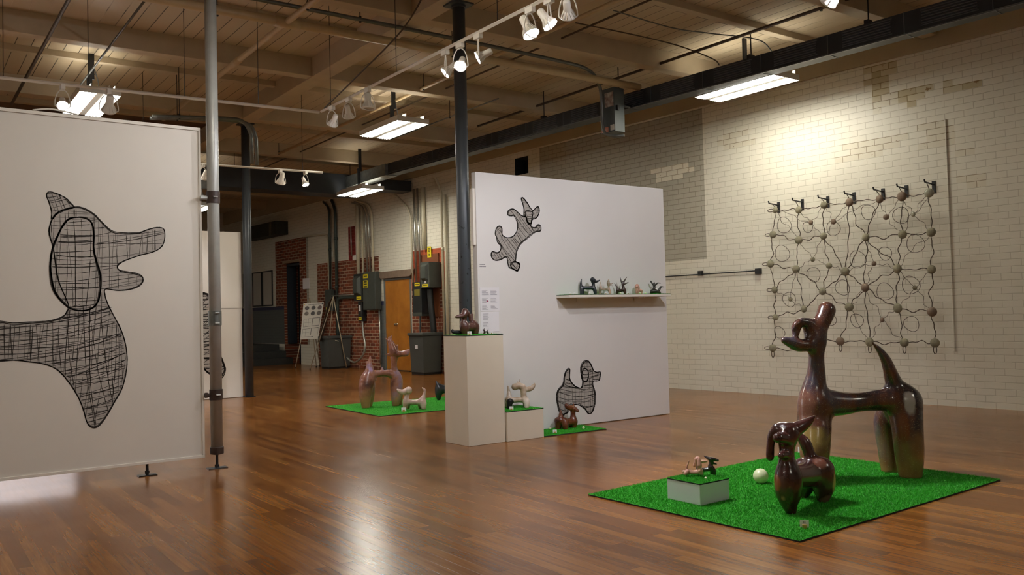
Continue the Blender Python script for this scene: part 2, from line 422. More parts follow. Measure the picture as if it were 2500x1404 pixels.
def door_far():
    d = thing('door_2', 'tall dark doorway with an orange wooden door standing open inside', 'door', M=WM(25.27, -.1)); d['kind'] = 'structure'
    MB().box(.52, .57, -.3, .0, .62, 3.1).box(-.57, -.52, -.3, .0, .62, 3.1).box(-.57, .57, -.3, 0, 3.1, 3.17).build('door_frame', simple('dark blue grey frame', '2b3138', .5), d)
    lf = MB().box(-.53, -.49, -.38, .06, .64, 3.0).build('door_leaf', DOORW, d)
    MB().box(-.49, -.44, -.02, .03, 1.66, 1.70).build('door_handle', CHROME, lf)
    MB().box(-.60, .60, .10, .13, 3.19, 3.25).build('lintel', simple('weathered board', '8d7458', .7), d)
door_far()
# ------------------------------------------------------------------ lamps
HOUS = simple('white enamel', 'dcdad2', .4, var=.04)
HOUSG = simple('galvanised steel', '8e9290', .35, .8, var=.25, scale=12)
TUBE = emit('fluorescent lens', WARM, TUBE_E); TOPE = emit('fluorescent slot', WARM, TOP_E)
BULB = emit('led bulb face', LED, 60.0)
WHITEP = simple('white track paint', 'd9d2c6', .4)
def fixture(x, y, z, label, hang=True, w=.50, l=1.20, name='ceiling_light'):
    """industrial fluorescent fixture: two open reflector bays of tubes, slotted top, hung from the ceiling"""
    t = thing(name, label, 'light fixture', (x, y, z), 0, 'fluorescent fixtures hung from the ceiling')
    h = MB(); a, b = w / 2, l / 2
    h.box(-.045, .045, -b, b, .004, .085)
    for s in (-1, 1):
        o = s * (a + .045) / 2; i0, i1 = sorted((s * .045, s * a))
        h.box(min(s * a, s * (a + .006)), max(s * a, s * (a + .006)), -b, b, .002, .085)          # outer skirt
        h.box(i0, i1, -b, -b + .010, .0, .085).box(i0, i1, b - .010, b, .0, .085)                  # end plates
        h.box(i0, o - .032, -b, b, .066, .072).box(o + .032, i1, -b, b, .066, .072)                # reflector either side of the slot
        h.box(o - .040, o - .032, -b, b, .066, .135).box(o + .032, o + .040, -b, b, .066, .135)    # slot walls
    h.build('housing', HOUS, t)
    for s in (-1, 1):
        o = s * (a + .045) / 2
        for k in (-.066, -.022, .022, .066): MB().tube([(o + k, -b + .012, .008), (o + k, b - .012, .008)], .0145, 10).build('tube', TUBE, t, smooth=True)
        MB().box(o - .032, o + .032, -b + .02, b - .02, .060, .064).build('top_slot', TOPE, t)
    for sx in (-1, 1):                                          # what the polished reflectors throw out sideways under the skirts
        ld = bpy.data.lights.new('reflector_throw', 'AREA'); ld.shape = 'RECTANGLE'; ld.size = l - .06; ld.size_y = .045; ld.energy = SIDE_W; ld.color = WARM; ld.spread = math.radians(66)
        lo = bpy.data.objects.new('reflector_throw', ld); COL.objects.link(lo); lo.parent = t
        d = Vector((sx * math.cos(.5), 0, -math.sin(.5))); lo.matrix_local = Matrix.Translation((sx * (a - .045), 0, -.002)) @ (Matrix(((0, sx * math.sin(.5), -d.x), (1, 0, 0), (0, math.cos(.5), -d.z))).to_4x4())
    if hang:
        g = MB(); g.box(-.07, .07, -.05, .05, .085, .16); g.box(-.05, .02, -.02, .02, .16, (CEIL - z) * .55).box(-.02, .05, -.015, .015, (CEIL - z) * .5, CEIL - z)
        g.build('hanger', BLACKM, t)
        MB().tube(smoothpath([(.06, .02, .16), (.12, .06, .30), (.08, .05, .48), (.03, .02, .62)]), .008, 6).build('cord', HOUSG, t)
    return t
fixture(10.08, 8.02, 4.58, 'long fluorescent fixture in front of the bright brick wall', w=.57, l=1.43)
fixture(6.95, 12.95, 4.58, 'fluorescent fixture hanging left of the black column above the back floor', w=.58, l=1.40)
fixture(8.84, 18.16, 4.30, 'far fluorescent fixture glowing under the crosswise black duct', w=.54, l=1.36)
fixture(2.35, 13.55, 4.58, 'fluorescent fixture glowing above the white panel with the big drawing', w=.52, l=1.46)
fixture(5.95, 20.9, 4.1, 'small lit fixture seen between the galvanized post and white panel')
for x, y in ((-4.5, 4.0), (-4.5, 12.0), (2.45, 5.7), (8.4, -1.0), (1.5, -3.0), (-4.5, 20.0), (2.0, 24.0)): fixture(x, y, 4.58, 'unseen fluorescent fixture further along the ceiling of the hall')  # out of view; added for ambient light, except the one inferred near the post

def track_lamp(x, y, zt, aim, label, lit=True, watt=None, drop=.17, size=1.0, ang=50, blend=.5, vis=None):
    """white gimbal track lamp: adapter, wire loop, fluted cone and glowing face, turned towards aim"""
    t = thing('track_lamp', label, 'spotlight', (x, y, zt), 0, 'white track lamps')
    MB().box(-.022, .022, -.05, .05, -.055, 0).build('adapter', WHITEP, t, bevel=.004)
    c = Vector((0, 0, -.055 - drop)); d = (Vector(aim) - Vector((x, y, zt)) - c).normalized()
    q = d.to_track_quat('Z', 'Y'); M = Matrix.Translation(c) @ q.to_matrix().to_4x4(); s = size
    lp = [(0.0, 0, -.05)]
    side = Vector((d.y, -d.x, 0)); side = side.normalized() if side.length > .05 else Vector((1, 0, 0))
    L = MB(); r = .075 * s
    pts = [c + side * r * math.cos(a) + Vector((0, 0, 1)) * (max(0, math.sin(a)) * drop * 1.0 + min(0, math.sin(a)) * .03) for a in [math.pi * 2 * i / 22 for i in range(23)]]
    L.tube(pts, .006, 6); L.build('yoke', WHITEP, t, smooth=True)
    K = MB(); K.lathe([(.022 * s, -.14 * s), (.030 * s, -.13 * s), (.032 * s, -.07 * s), (.036 * s, -.045 * s), (.058 * s, 0.0), (.062 * s, .012 * s), (.058 * s, .012 * s), (.05 * s, 0), (.03 * s, -.03 * s)], M, 24)
    for i in range(12):
        a = 2 * math.pi * i / 12
        K.tube([M @ Vector((.034 * s * math.cos(a), .034 * s * math.sin(a), -.05 * s)), M @ Vector((.06 * s * math.cos(a), .06 * s * math.sin(a), -.002))], .003, 4)
    K.build('shade', WHITEP, t, smooth=True)
    F = MB(); F.lathe([(.056 * s, .004), (.045 * s, .010), (0, .013)], M, 20)
    F.build('bulb', BULB if lit else simple('dull glass', 'c8c6c0', .2), t, smooth=True)
    if lit:
        ld = bpy.data.lights.new('spot', 'SPOT'); ld.energy = watt if watt else SPOT_W; ld.color = LED; ld.spot_size = math.radians(ang); ld.spot_blend = blend; ld.shadow_soft_size = .03
        lo = bpy.data.objects.new('spot', ld); COL.objects.link(lo); lo.parent = t
        lo.matrix_local = Matrix.Translation(c + d * .03) @ d.to_track_quat('-Z', 'Y').to_matrix().to_4x4()
    return t
def rail(name, p0, p1, label, cat, rods=(), rodlabel=None, r=.018, M=WHITEP):
    o = MB(); d = Vector(p1) - Vector(p0)
    o.tube([p0, p1], r, 4); t = o.build(name, M); tag(t, label, cat)
    for p in rods:
        MB().tube([(p[0], p[1], p[2]), (p[0], p[1], CEIL)], .004, 5).build('hanging_rod', BLACKM, t)
    return t
rail('light_track', (4.40, 3.0, 4.0), (4.38, 10.05, 4.0), 'long white lighting track running from the bright lamps back to its end', 'lighting track', [(4.40, y, 4.0) for y in (4.4, 6.2, 8.1, 9.8)])
rail('light_track', (-1.5, 10.40, 3.99), (4.36, 10.06, 3.99), 'thin white track crossing above the left panel to the long track', 'lighting track', [(x, 10.4 - (x + 1.5) * .058, 4.0) for x in (.95, 1.75, 2.75, 3.6)])
rail('light_track', (1.0, 14.3, 3.95), (6.11, 14.0, 3.95), 'white lighting track in front of the crosswise black duct', 'lighting track', [(5.75, 14.02, 3.95), (3.2, 14.15, 3.95)])
rail('light_track', (6.02, -1.0, 4.05), (6.02, 4.6, 4.05), 'end of a white lighting track at the top edge right of centre', 'lighting track', [(6.02, 4.3, 4.05)])
carp = (5.7, 4.2, 0)
track_lamp(4.40, 7.10, 4.0, (1.7, 8.39, 1.1), 'lit track lamp lowest of the three by the black column top', watt=75, ang=75)
track_lamp(4.40, 6.83, 4.0, (1.6, 4.2, 0), 'lit track lamp in front of the black column, middle of three', watt=60, ang=70)
track_lamp(4.40, 6.52, 4.0, (1.2, 8.39, 1.9), 'lit track lamp right of the black column, third of the cluster', watt=85, ang=75)
track_lamp(4.40, 5.72, 4.0, (5.0, 3.9, 0), 'round white lamp face left of the brightest lamp on the long track', watt=330, ang=66, size=1.25)
track_lamp(4.40, 5.46, 4.0, (5.9, 3.7, .2), 'brightest lamp on the long white track', watt=370, ang=66, size=1.1)
track_lamp(4.40, 5.22, 4.0, (6.9, 7.6, 1.2), 'lit lamp with a curved bracket right of the brightest lamp', watt=150, ang=80)
track_lamp(4.38, 9.25, 4.0, (6.2, 11.6, 0), 'lit lamp near the far end of the long white track', watt=170, ang=60)
track_lamp(4.38, 8.75, 4.0, (4.38, 8.75, 0), 'unlit fluted lamp pointing straight down from the long track', lit=False, size=1.2)
track_lamp(4.38, 9.72, 4.0, (4.2, 12.5, 1.0), 'unlit lamp at the very end of the long white track', lit=False)
track_lamp(1.50, 10.24, 3.99, (1.3, 8.2, 1.9), 'lit lamp just above the top edge of the left panel', watt=20, ang=60)
track_lamp(1.95, 10.2, 3.99, (2.1, 12.9, 1.2), 'unlit round lamp covering the corner of the fixture over the left panel', lit=False, size=1.3)
track_lamp(4.10, 14.12, 3.95, (3.6, 15.6, 1.5), 'lit lamp seen between the left panel edge and the galvanized post', watt=60, ang=80)
track_lamp(5.36, 14.04, 3.95, (5.2, 15.5, 1.0), 'unlit white lamp on the track before the black duct', lit=False, size=1.3)
track_lamp(5.80, 14.02, 3.95, (6.6, 12.3, 0), 'lit lamp at the end of the track before the black duct', watt=120, ang=60)
track_lamp(6.02, 3.95, 4.05, (6.7, 8.17, 1.6), 'fluted lamp seen from behind at the top edge, left of the pair', watt=150, ang=70, size=1.4)
track_lamp(6.02, 3.55, 4.05, (7.6, 8.17, 1.9), 'tilted lamp seen from behind at the top edge, right of the pair', watt=150, ang=70, size=1.4)
track_lamp(4.40, 3.60, 4.0, (2.0, 8.39, 2.0), 'unseen lit lamp added on the near end of the long track to brighten the left panel', watt=160, ang=70)  # out of view, added to lift the brightness of the left panel
track_lamp(0.20, 10.30, 3.99, (.9, 13.0, .9), 'unseen lit lamp added behind the left panel to brighten the hidden white panel', watt=1100, ang=60)  # added out of view, strong enough for the hidden panel to reflect in the floor
track_lamp(-.8, 10.36, 3.99, (.6, 13.0, .9), 'second unseen lit lamp added behind the left panel to brighten the hidden white panel', watt=1100, ang=60)  # added partner lamp for the same floor reflection, also out of view

# ------------------------------------------------------------------ columns, posts, pipes and ducts
STEEL = simple('dark grey steel paint', '3a3f43', .42, var=.15, scale=6)
def scuffed():
    n = NT('scuffed blue grey steel'); tc = n.coords(); sx = n.n('ShaderNodeSeparateXYZ'); n.l(tc, sx.inputs[0])
    band = n.math('MULTIPLY', n.ramp(sx.outputs[2], [(.0, 0.0), (.01, 1.0)]), n.math('LESS_THAN', sx.outputs[2], 2.45))
    sc = n.ramp(n.noise(tc, 13, 5, .7), [(.60, 0.0), (.63, 1.0)])
    n.base(n.mix(n.math('MULTIPLY', sc, band), srgb('42474c'), srgb('121314'))); n.set(Roughness=.42); return n.m
SCUFF = scuffed()
def column(x, y, r, label, mat):
    t = thing('steel_column', label, 'column', (x, y, 0))
    MB().tube([(0, 0, 0.012), (0, 0, 5.016)], r, 24).build('shaft', mat, t, smooth=True)
    MB().box(-.088, .088, -.088, .088, 0, .012).build('base_plate', BLACKM, t)
    c = MB(); c.lathe([(r, 4.985), (r + .012, 4.99), (r + .012, 5.02)], None, 24).box(-.13, .13, -.13, .13, 5.015, 5.036); c.build('capital', STEEL, t)
    return t
column(5.385, 8.37, .074, 'round dark grey steel column beside the panel with the shelf', SCUFF)
column(5.315, 15.64, .077, 'distant round dark column at the edge of the far white panel', STEEL)
GALV = simple('galvanized pipe', 'a8a8a2', .36, .12, var=.12, scale=10)
RUST = simple('brown painted steel', '3b2a22', .5, var=.3, scale=10)
def post():
    x, y = 2.512, 8.34
    t = thing('support_post', 'galvanized round post with clamps beside the left panel', 'post', (x, y, 0))
    MB().tube([(0, 0, .19), (0, 0, CEIL - .02)], .0555, 24).build('pipe', GALV, t, smooth=True)
    MB().lathe([(.03, .13), (.064, .14), (.064, .20), (.058, .205)], None, 24).build('bottom_collar', RUST, t, smooth=False)
    MB().tube([(0, 0, .01), (0, 0, .14)], .013, 10).tube([(0, 0, .008), (0, 0, .035)], .022, 6).build('screw_jack', BLACKM, t, smooth=False)
    MB().box(-.09, .09, -.045, .045, 0, .009).build('foot_plate', STEEL, t)
    def clamp(name, z, h, mat, bolt, r=.0615):
        c = MB().lathe([(r, z - h / 2), (r, z + h / 2), (.0555, z + h / 2), (.0555, z - h / 2)], None, 24).build(name, mat, t)
        b = MB()
        for dz in bolt: b.tube([(-.02, -r - .012, z + dz), (.02, -r - .012, z + dz)], .008, 8)
        b.build('bolt', GALV, c)
        return c
    c1 = clamp('top_clamp', 2.59, .115, RUST, (0,)); MB().tube([(-.06, 0, 2.585), (-.12, 0, 2.585)], .022, 10).build('hinge_pin', GALV, c1)
    clamp('steel_clamp', 1.43, .14, HOUSG, (.05, -.05))
    c3 = clamp('bottom_clamp', .70, .10, RUST, (0,)); MB().tube([(-.06, 0, .70), (-.085, 0, .70)], .018, 10).tube([(-.08, 0, .70), (-.105, 0, .70)], .025, 6).build('panel_bolt', RUST, c3)
post()
PIPEC = simple('cream painted pipe', 'bfa67c', .45, var=.15, scale=4)
PIPEG = simple('grey conduit', '6e706c', .35, .5, var=.2)
PIPED = simple('dark brown pipe', '4a3826', .5, var=.2)
def pipe(name, pts, r, mat, label, cat='pipe', hang=(), smooth=True, n=10, joints=()):
    o = MB().tube(pts, r, n).build(name, mat, smooth=True); tag(o, label, cat)
    for p in hang:
        g = MB(); g.tube([(p[0], p[1], p[2] + r), (p[0], p[1], CEIL)], .006, 5); g.box(p[0] - .012, p[0] + .012, p[1] - .012, p[1] + .012, p[2] - r - .01, p[2] + r + .012); g.build('hanger', BLACKM, o)
    for a, b in joints: MB().tube([a, b], r * 1.25, n).build('coupling', mat, o, smooth=True)
    return o
pipe('sprinkler_pipe', [(-3, 9.55, 4.86), (9.4, 9.5, 4.86)], .055, PIPEC, 'thick cream pipe crossing the ceiling from the post to the duct', hang=[(2.95, 9.55, 4.86), (6.0, 9.5, 4.86)], joints=[((3.60, 9.53, 4.86), (3.9, 9.53, 4.86))])
pipe('sprinkler_pipe', [(3.74, 5.5, 4.86), (3.74, 9.50, 4.86), (3.76, 15.2, 4.86)], .036, PIPEC, 'cream branch pipe running toward the left panel from the thick pipe', hang=[(3.74, 8.9, 4.86), (3.75, 12.5, 4.86)], joints=[((3.75, 11.2, 4.86), (3.75, 11.5, 4.86))])
pipe('conduit_pipe', smoothpath([(1.5, 9.35, 5.0), (5.0, 9.35, 5.0), (7.6, 9.42, 5.0), (8.35, 9.5, 4.98), (8.75, 9.7, 4.86), (8.87, 9.78, 4.6)]) + [(8.88, 9.79, 4.32)] + smoothpath([(8.88, 9.79, 4.25), (8.9, 9.74, 4.12), (9.0, 9.62, 4.08), (9.1, 9.55, 4.09)]), .026, PIPEG, 'grey conduit bending down from the ceiling to the switch box on the duct', 'conduit', hang=[(4.6, 9.35, 5.0)])
pipe('conduit_pipe', [(1.6, -2, 4.92), (1.55, 15.6, 4.92)], .022, PIPED, 'dark pipe slanting down at the top left corner', 'conduit')
pipe('conduit_pipe', [(2.27, 9.85, 4.95), (2.28, 15.0, 4.95)], .014, PIPEG, 'thin grey rod pipe running behind the lit fixture over the left panel', 'conduit')
pipe('sprinkler_pipe', [(7.02, -1, 5.1), (7.02, 9.9, 5.1), (7.0, 24, 5.1)], .028, PIPEC, 'cream pipe running past the fixture left of the black column', hang=[(7.01, 12.0, 5.1), (7.0, 18.4, 5.1)])
pipe('conduit_pipe', [(7.5, 4, 5.18), (7.5, 22, 5.18)], .014, PIPED, 'thin brown pipe beside the cream pipe over the far floor', 'conduit')
pipe('conduit_pipe', [(8.0, 11.3, 4.9), (8.0, 15.0, 4.9)], .012, HOUSG, 'thin bright conduit leading off behind the column fixture', 'conduit', hang=[(8.0, 12.8, 4.9)])
pipe('sprinkler_pipe', [(9.45, -2, 5.12), (9.4, 14.0, 5.12)], .022, PIPED, 'brown pipe passing over the long fixture by the brick wall', hang=[(9.44, 6.3, 5.12)])
pipe('conduit_pipe', smoothpath([(7.2, 8.4, 5.15), (8.2, 8.35, 5.15), (9.0, 8.3, 5.12), (9.6, 8.2, 5.0), (9.72, 8.18, 4.92)]), .009, PIPED, 'thin bent conduit reaching the duct above the long fixture', 'conduit')
pipe('conduit_pipe', smoothpath([(7.4, 7.9, 5.2), (8.1, 7.6, 5.02), (8.8, 7.55, 5.05), (9.6, 7.4, 5.06), (9.85, 7.36, 4.92)]), .008, PIPEG, 'loose grey cable curving over to the duct', 'cable')
pipe('loose_cable', smoothpath([(4.6, 7.7, 4.9), (4.55, 8.2, 4.55), (4.42, 9.2, 4.2), (4.38, 9.95, 4.02)]), .009, PIPED, 'dark cable swooping down to the end of the long white track', 'cable')
pipe('loose_cable', smoothpath([(1.0, 8.42, 3.275), (1.15, 8.42, 3.30), (1.35, 8.42, 3.278)]), .008, WHITEP, 'white cord lying on the top edge of the left panel', 'cable')
for dx_ in (0, .12): pipe('conduit_pipe', smoothpath([(3.2, 13.6 + dx_, 4.52), (4.3, 13.62 + dx_, 4.62), (4.62 + dx_, 13.66 + dx_, 4.6), (4.75 + dx_, 13.68 + dx_, 4.4)]) + [(4.75 + dx_, 13.68 + dx_, 3.95)], .03, PIPEG, 'grey bent conduit before the distant column, %s of two' % ('nearer' if dx_ else 'farther'), 'conduit', hang=[(3.6, 13.6 + dx_, 4.56)])
# the long dark duct with louvred grilles, parallel to the brick wall
DUCTM = simple('dark grey duct paint', '33363a', .4, .3, var=.2, scale=4)
DUCTL = simple('duct silver paint', '6c7074', .35, .6, var=.2, scale=4)
def duct():
    t = thing('supply_duct', 'long dark grey duct with louvred grilles along the brick wall', 'duct', M=WM())
    def zz(u): return 4.60 - .0040 * (u - 3)
    d = MB(); u0, u1 = -3.0, 16.4
    vs = []
    for u in (u0, u1):
        z = zz(u); vs += [(u, 1.72, z), (u, 1.96, z), (u, 1.96, z + .25), (u, 1.72, z + .25)]
    d.add(vs, [(0, 1, 2, 3), (7, 6, 5, 4), (0, 4, 5, 1), (1, 5, 6, 2), (2, 6, 7, 3), (3, 7, 4, 0)])
    d.build('duct_body', DUCTM, t)
    u = -2.0
    while u < 15.2:
        g = MB(); z = zz(u + .35)
        for i in range(5): g.box(u, u + .62, 1.958, 1.975, z + .055 + .032 * i, z + .066 + .032 * i)
        g.box(u - .01, u + .63, 1.96, 1.966, z + .035, z + .045).box(u - .01, u + .63, 1.96, 1.966, z + .215, z + .225)
        g.build('grille', DUCTL, t)
        MB().box(u - .16, u - .15, 1.715, 1.966, z - .004, z + .254).build('flange', DUCTL, t)
        u += .98
    MB().box(u0, u1, 1.96, 1.982, zz(6.7) - .012, zz(6.7) + .002).build('drip_edge', DUCTL, t)
    for u in (2.2, 5.2, 6.9, 9.4, 11.2, 13.6):
        z = zz(u) + .25
        MB().tube([(u, 1.84, z + .02), (u, 1.84, CEIL)], .009, 6).box(u - .03, u + .03, 1.80, 1.90, z, z + .07).build('hanger', BLACKM, t)
duct()
def crossduct():
    t = thing('cross_duct', 'wide black duct crossing from the far column to the brick wall', 'duct', (0, 0, 0))
    MB().box(1.2, 9.3, 18.95, 19.55, 4.36, 4.85).build('duct_body', DUCTM, t, bevel=.01)
    q = MB(); vs = [(9.3, 18.95, 4.36), (9.3, 19.55, 4.36), (9.3, 19.55, 4.85), (9.3, 18.95, 4.85), (9.7, 19.0, 4.52), (9.7, 19.5, 4.52), (9.7, 19.5, 4.82), (9.7, 19.0, 4.82)]
    q.add(vs, [(0, 3, 2, 1), (4, 5, 6, 7), (0, 1, 5, 4), (1, 2, 6, 5), (2, 3, 7, 6), (3, 0, 4, 7)]).build('transition', BLACKM, t)
    MB().box(9.7, 10.68, 19.0, 19.5, 4.56, 4.82).build('branch', DUCTM, t)
    r = MB(); r.box(8.85, 9.15, 16.9, 18.95, 4.53, 4.79); r.build('connector', HOUSG, t)
    r = MB()
    for x in (3.1, 4.6, 6.2, 6.5, 9.0): r.tube([(x, 19.0, 4.85), (x, 19.0, CEIL)], .008, 6)
    r.build('hanger', BLACKM, t)
    MB().box(4.6, 5.8, 18.93, 19.0, 4.30, 4.55).build('access_panel', HOUSG, t)
crossduct()
def switchbox():
    t = thing('switch_box', 'tall grey electrical switch box hung on the long duct', 'switch box', M=WM(8.95, 2.35))
    b = MB().box(0, .30, -.14, .08, 4.15, 4.83).build('body', simple('switchgear grey', '4b5150', .5, .2, var=.15), t, bevel=.006)
    MB().box(.02, .20, .08, .084, 4.54, 4.76).build('warning_label', simple('label mixed print', 'b9b2a4', .6, c2='7d6258', scale=14, var=.2), t)
    MB().box(.14, .28, .08, .084, 4.16, 4.235).build('orange_label', simple('orange label', 'cf5a34', .6, c2='b9a08a', scale=25), t)
    MB().box(.015, .095, .08, .084, 4.17, 4.255).build('white_label', simple('white label', 'c9c4b8', .6, var=.2, scale=40), t)
    MB().box(-.035, .0, .0, .05, 4.47, 4.55).build('handle', BLACKM, t, bevel=.006)
    MB().tube([(.1, -.14, 4.6), (.1, -.56, 4.6)], .03, 10).build('mounting_arm', BLACKM, t)
switchbox()
# ------------------------------------------------------------------ traced shapes (metres): drawings on the panels, net nodes, clay bodies
DRAW=[{'body':[(.336,1.481),(.575,1.443),(.741,1.436),(.825,1.42),(.954,1.425),(1.1,1.433),(1.205,1.469),(1.243,1.518),(1.254,1.577),(1.178,1.797),(1.142,2.066),(1.118,2.166),(1.114,2.233),(1.137,2.318),(1.182,2.379),(1.258,2.417),(1.327,2.434),(1.397,2.424),(1.475,2.376),(1.537,2.309),(1.616,2.234),(1.713,2.22),(1.845,2.228),(1.929,2.263),(2.014,2.284),(2.062,2.268),(2.07,2.196),(2.046,2.114),(1.978,2.059),(1.859,2.021),(1.76,1.983),(1.686,1.947),(1.658,1.912),(1.677,1.877),(1.75,1.86),(1.824,1.848),(1.874,1.82),(1.878,1.781),(1.84,1.737),(1.757,1.707),(1.659,1.699),(1.563,1.711),(1.555,1.66),(1.578,1.573),(1.625,1.468),(1.68,1.345),(1.719,1.204),(1.73,1.064),(1.716,.925),(1.682,.805),(1.617,.689),(1.552,.575),(1.488,.495),(1.434,.487),(1.395,.538),(1.366,.659),(1.321,.781),(1.253,.904),(1.171,1.009),(1.068,1.065),(.952,1.091),(.837,1.11),(.739,1.107),(.574,1.108),(.334,1.09)],'ear':[(1.334,2.349),(1.412,2.338),(1.458,2.289),(1.473,2.194),(1.472,2.073),(1.494,1.953),(1.52,1.832),(1.515,1.694),(1.491,1.591),(1.436,1.537),(1.358,1.521),(1.281,1.543),(1.206,1.612),(1.147,1.713),(1.123,1.847),(1.122,1.948),(1.142,2.066),(1.181,2.168),(1.227,2.271),(1.273,2.332)],'ear2':[(1.14,2.326),(1.14,2.385),(1.116,2.468),(1.098,2.526),(1.116,2.556),(1.169,2.556),(1.229,2.526),(1.274,2.486),(1.317,2.44),(1.243,2.412),(1.175,2.375)]},{'body':[(6.199,2.465),(6.217,2.44),(6.249,2.426),(6.286,2.428),(6.305,2.451),(6.338,2.463),(6.366,2.442),(6.364,2.405),(6.34,2.385),(6.303,2.386),(6.256,2.368),(6.19,2.325),(6.134,2.286),(6.069,2.244),(6.022,2.196),(5.994,2.144),(5.979,2.1),(5.973,2.049),(5.967,2.013),(6.007,2.003),(6.031,1.985),(6.025,1.949),(6.005,1.919),(5.982,1.908),(5.951,1.917),(5.916,1.933),(5.894,1.938),(5.872,1.95),(5.86,1.997),(5.853,2.047),(5.84,2.065),(5.813,2.061),(5.778,2.042),(5.734,2.027),(5.681,2.023),(5.643,2.044),(5.629,2.072),(5.63,2.107),(5.65,2.126),(5.684,2.112),(5.719,2.113),(5.746,2.131),(5.762,2.168),(5.758,2.203),(5.722,2.231),(5.706,2.266),(5.703,2.302),(5.686,2.33),(5.697,2.38),(5.719,2.413),(5.754,2.422),(5.78,2.408),(5.788,2.376),(5.787,2.333),(5.812,2.305),(5.865,2.293),(5.927,2.302),(5.973,2.332),(6.006,2.384),(6.018,2.443),(6.009,2.494),(5.988,2.536),(5.962,2.561),(5.917,2.555),(5.877,2.564),(5.879,2.604),(5.91,2.627),(5.955,2.635),(5.991,2.617),(6.043,2.579),(6.088,2.556),(6.142,2.551),(6.159,2.5)],'head':[(6.084,2.779),(6.113,2.766),(6.166,2.714),(6.201,2.671),(6.251,2.633),(6.289,2.665),(6.322,2.681),(6.34,2.656),(6.338,2.604),(6.314,2.566),(6.285,2.539),(6.238,2.526),(6.223,2.481),(6.204,2.465),(6.172,2.471),(6.155,2.5),(6.138,2.551),(6.113,2.553),(6.117,2.623),(6.106,2.681),(6.081,2.753)],'muzzle':[(6.131,2.609),(6.182,2.626),(6.241,2.611),(6.229,2.54),(6.215,2.477),(6.176,2.468),(6.155,2.5),(6.141,2.558)],'paw':[(5.918,2.005),(5.972,2.013),(6.025,1.988),(6.025,1.945),(5.995,1.912),(5.951,1.919),(5.912,1.947),(5.899,1.976)]},{'body':[(6.739,.709),(6.755,.694),(6.751,.645),(6.749,.592),(6.765,.553),(6.805,.508),(6.86,.474),(6.917,.459),(6.946,.476),(6.958,.513),(6.959,.546),(6.946,.596),(6.934,.645),(6.932,.699),(6.948,.742),(6.978,.778),(7.022,.792),(7.057,.782),(7.092,.745),(7.116,.7),(7.133,.666),(7.168,.642),(7.212,.637),(7.249,.64),(7.254,.615),(7.243,.577),(7.23,.545),(7.186,.539),(7.143,.542),(7.12,.53),(7.119,.486),(7.132,.447),(7.148,.391),(7.153,.33),(7.144,.276),(7.131,.223),(7.107,.165),(7.077,.135),(7.04,.132),(7.013,.157),(6.985,.197),(6.944,.227),(6.895,.258),(6.839,.274),(6.783,.276),(6.741,.26),(6.711,.22),(6.703,.178),(6.654,.166),(6.633,.147),(6.593,.177),(6.567,.222),(6.552,.287),(6.54,.341),(6.539,.394),(6.554,.445),(6.59,.485),(6.636,.522),(6.654,.566),(6.659,.614),(6.678,.661),(6.707,.696)],'ear':[(6.975,.694),(7.018,.692),(7.046,.66),(7.054,.611),(7.045,.562),(7.023,.534),(6.991,.533),(6.959,.557),(6.946,.596),(6.952,.644)]},{'body':[(4.479,1.858),(4.505,1.901),(4.556,1.911),(4.598,1.886),(4.641,1.805),(4.659,1.584),(4.706,1.288),(4.76,1.021),(4.793,.799),(4.822,.753),(4.871,.618),(4.892,.513),(4.854,.412),(4.794,.372),(4.722,.391),(4.593,.487),(4.537,.549),(4.492,.624),(4.487,.857),(4.486,1.062),(4.482,1.237),(4.484,1.383),(4.479,1.529),(4.509,1.631),(4.517,1.733)]}]
NODES=[(7.635,2.921,.051),(7.228,2.876,.058),(6.803,2.904,.057),(6.404,2.897,.063),(5.949,2.891,.061),(5.631,2.889,.069),(5.257,2.892,.064),(7.692,2.54,.058),(7.246,2.417,.062),(6.832,2.442,.055),(6.175,2.366,.06),(5.643,2.361,.062),(5.252,2.359,.064),(7.031,2.663,.04),(6.664,2.641,.043),(5.866,2.627,.042),(5.485,2.627,.036),(7.755,2.084,.062),(7.309,1.976,.06),(6.509,1.894,.065),(5.733,1.893,.066),(5.265,1.856,.062),(7.022,2.105,.038),(6.759,1.994,.047),(6.067,1.985,.035),(7.696,1.672,.058),(6.88,1.618,.057),(6.212,1.648,.064),(7.424,1.516,.036),(5.501,1.618,.032),(7.697,1.243,.051),(7.199,1.36,.054),(6.467,1.374,.065),(5.751,1.343,.068),(5.282,1.284,.066),(5.98,1.185,.037),(7.767,.759,.062),(6.626,.876,.064),(6.178,.867,.067),(5.678,.866,.064),(5.261,.866,.064)]
LOOPS=[(7.502,2.669,.123),(7.554,2.232,.127),(6.136,2.727,.104),(5.664,2.631,.113),(5.479,2.222,.123),(5.909,2.117,.093),(6.321,2.06,.124),(7.029,1.877,.109),(6.571,1.661,.112),(5.934,1.58,.122),(5.565,1.657,.123),(7.456,1.513,.112),(6.366,1.177,.099),(5.577,1.123,.105),(7.649,1.005,.092),(6.787,1.2,.098),(6.681,2.542,.107),(7.099,2.6,.08)]
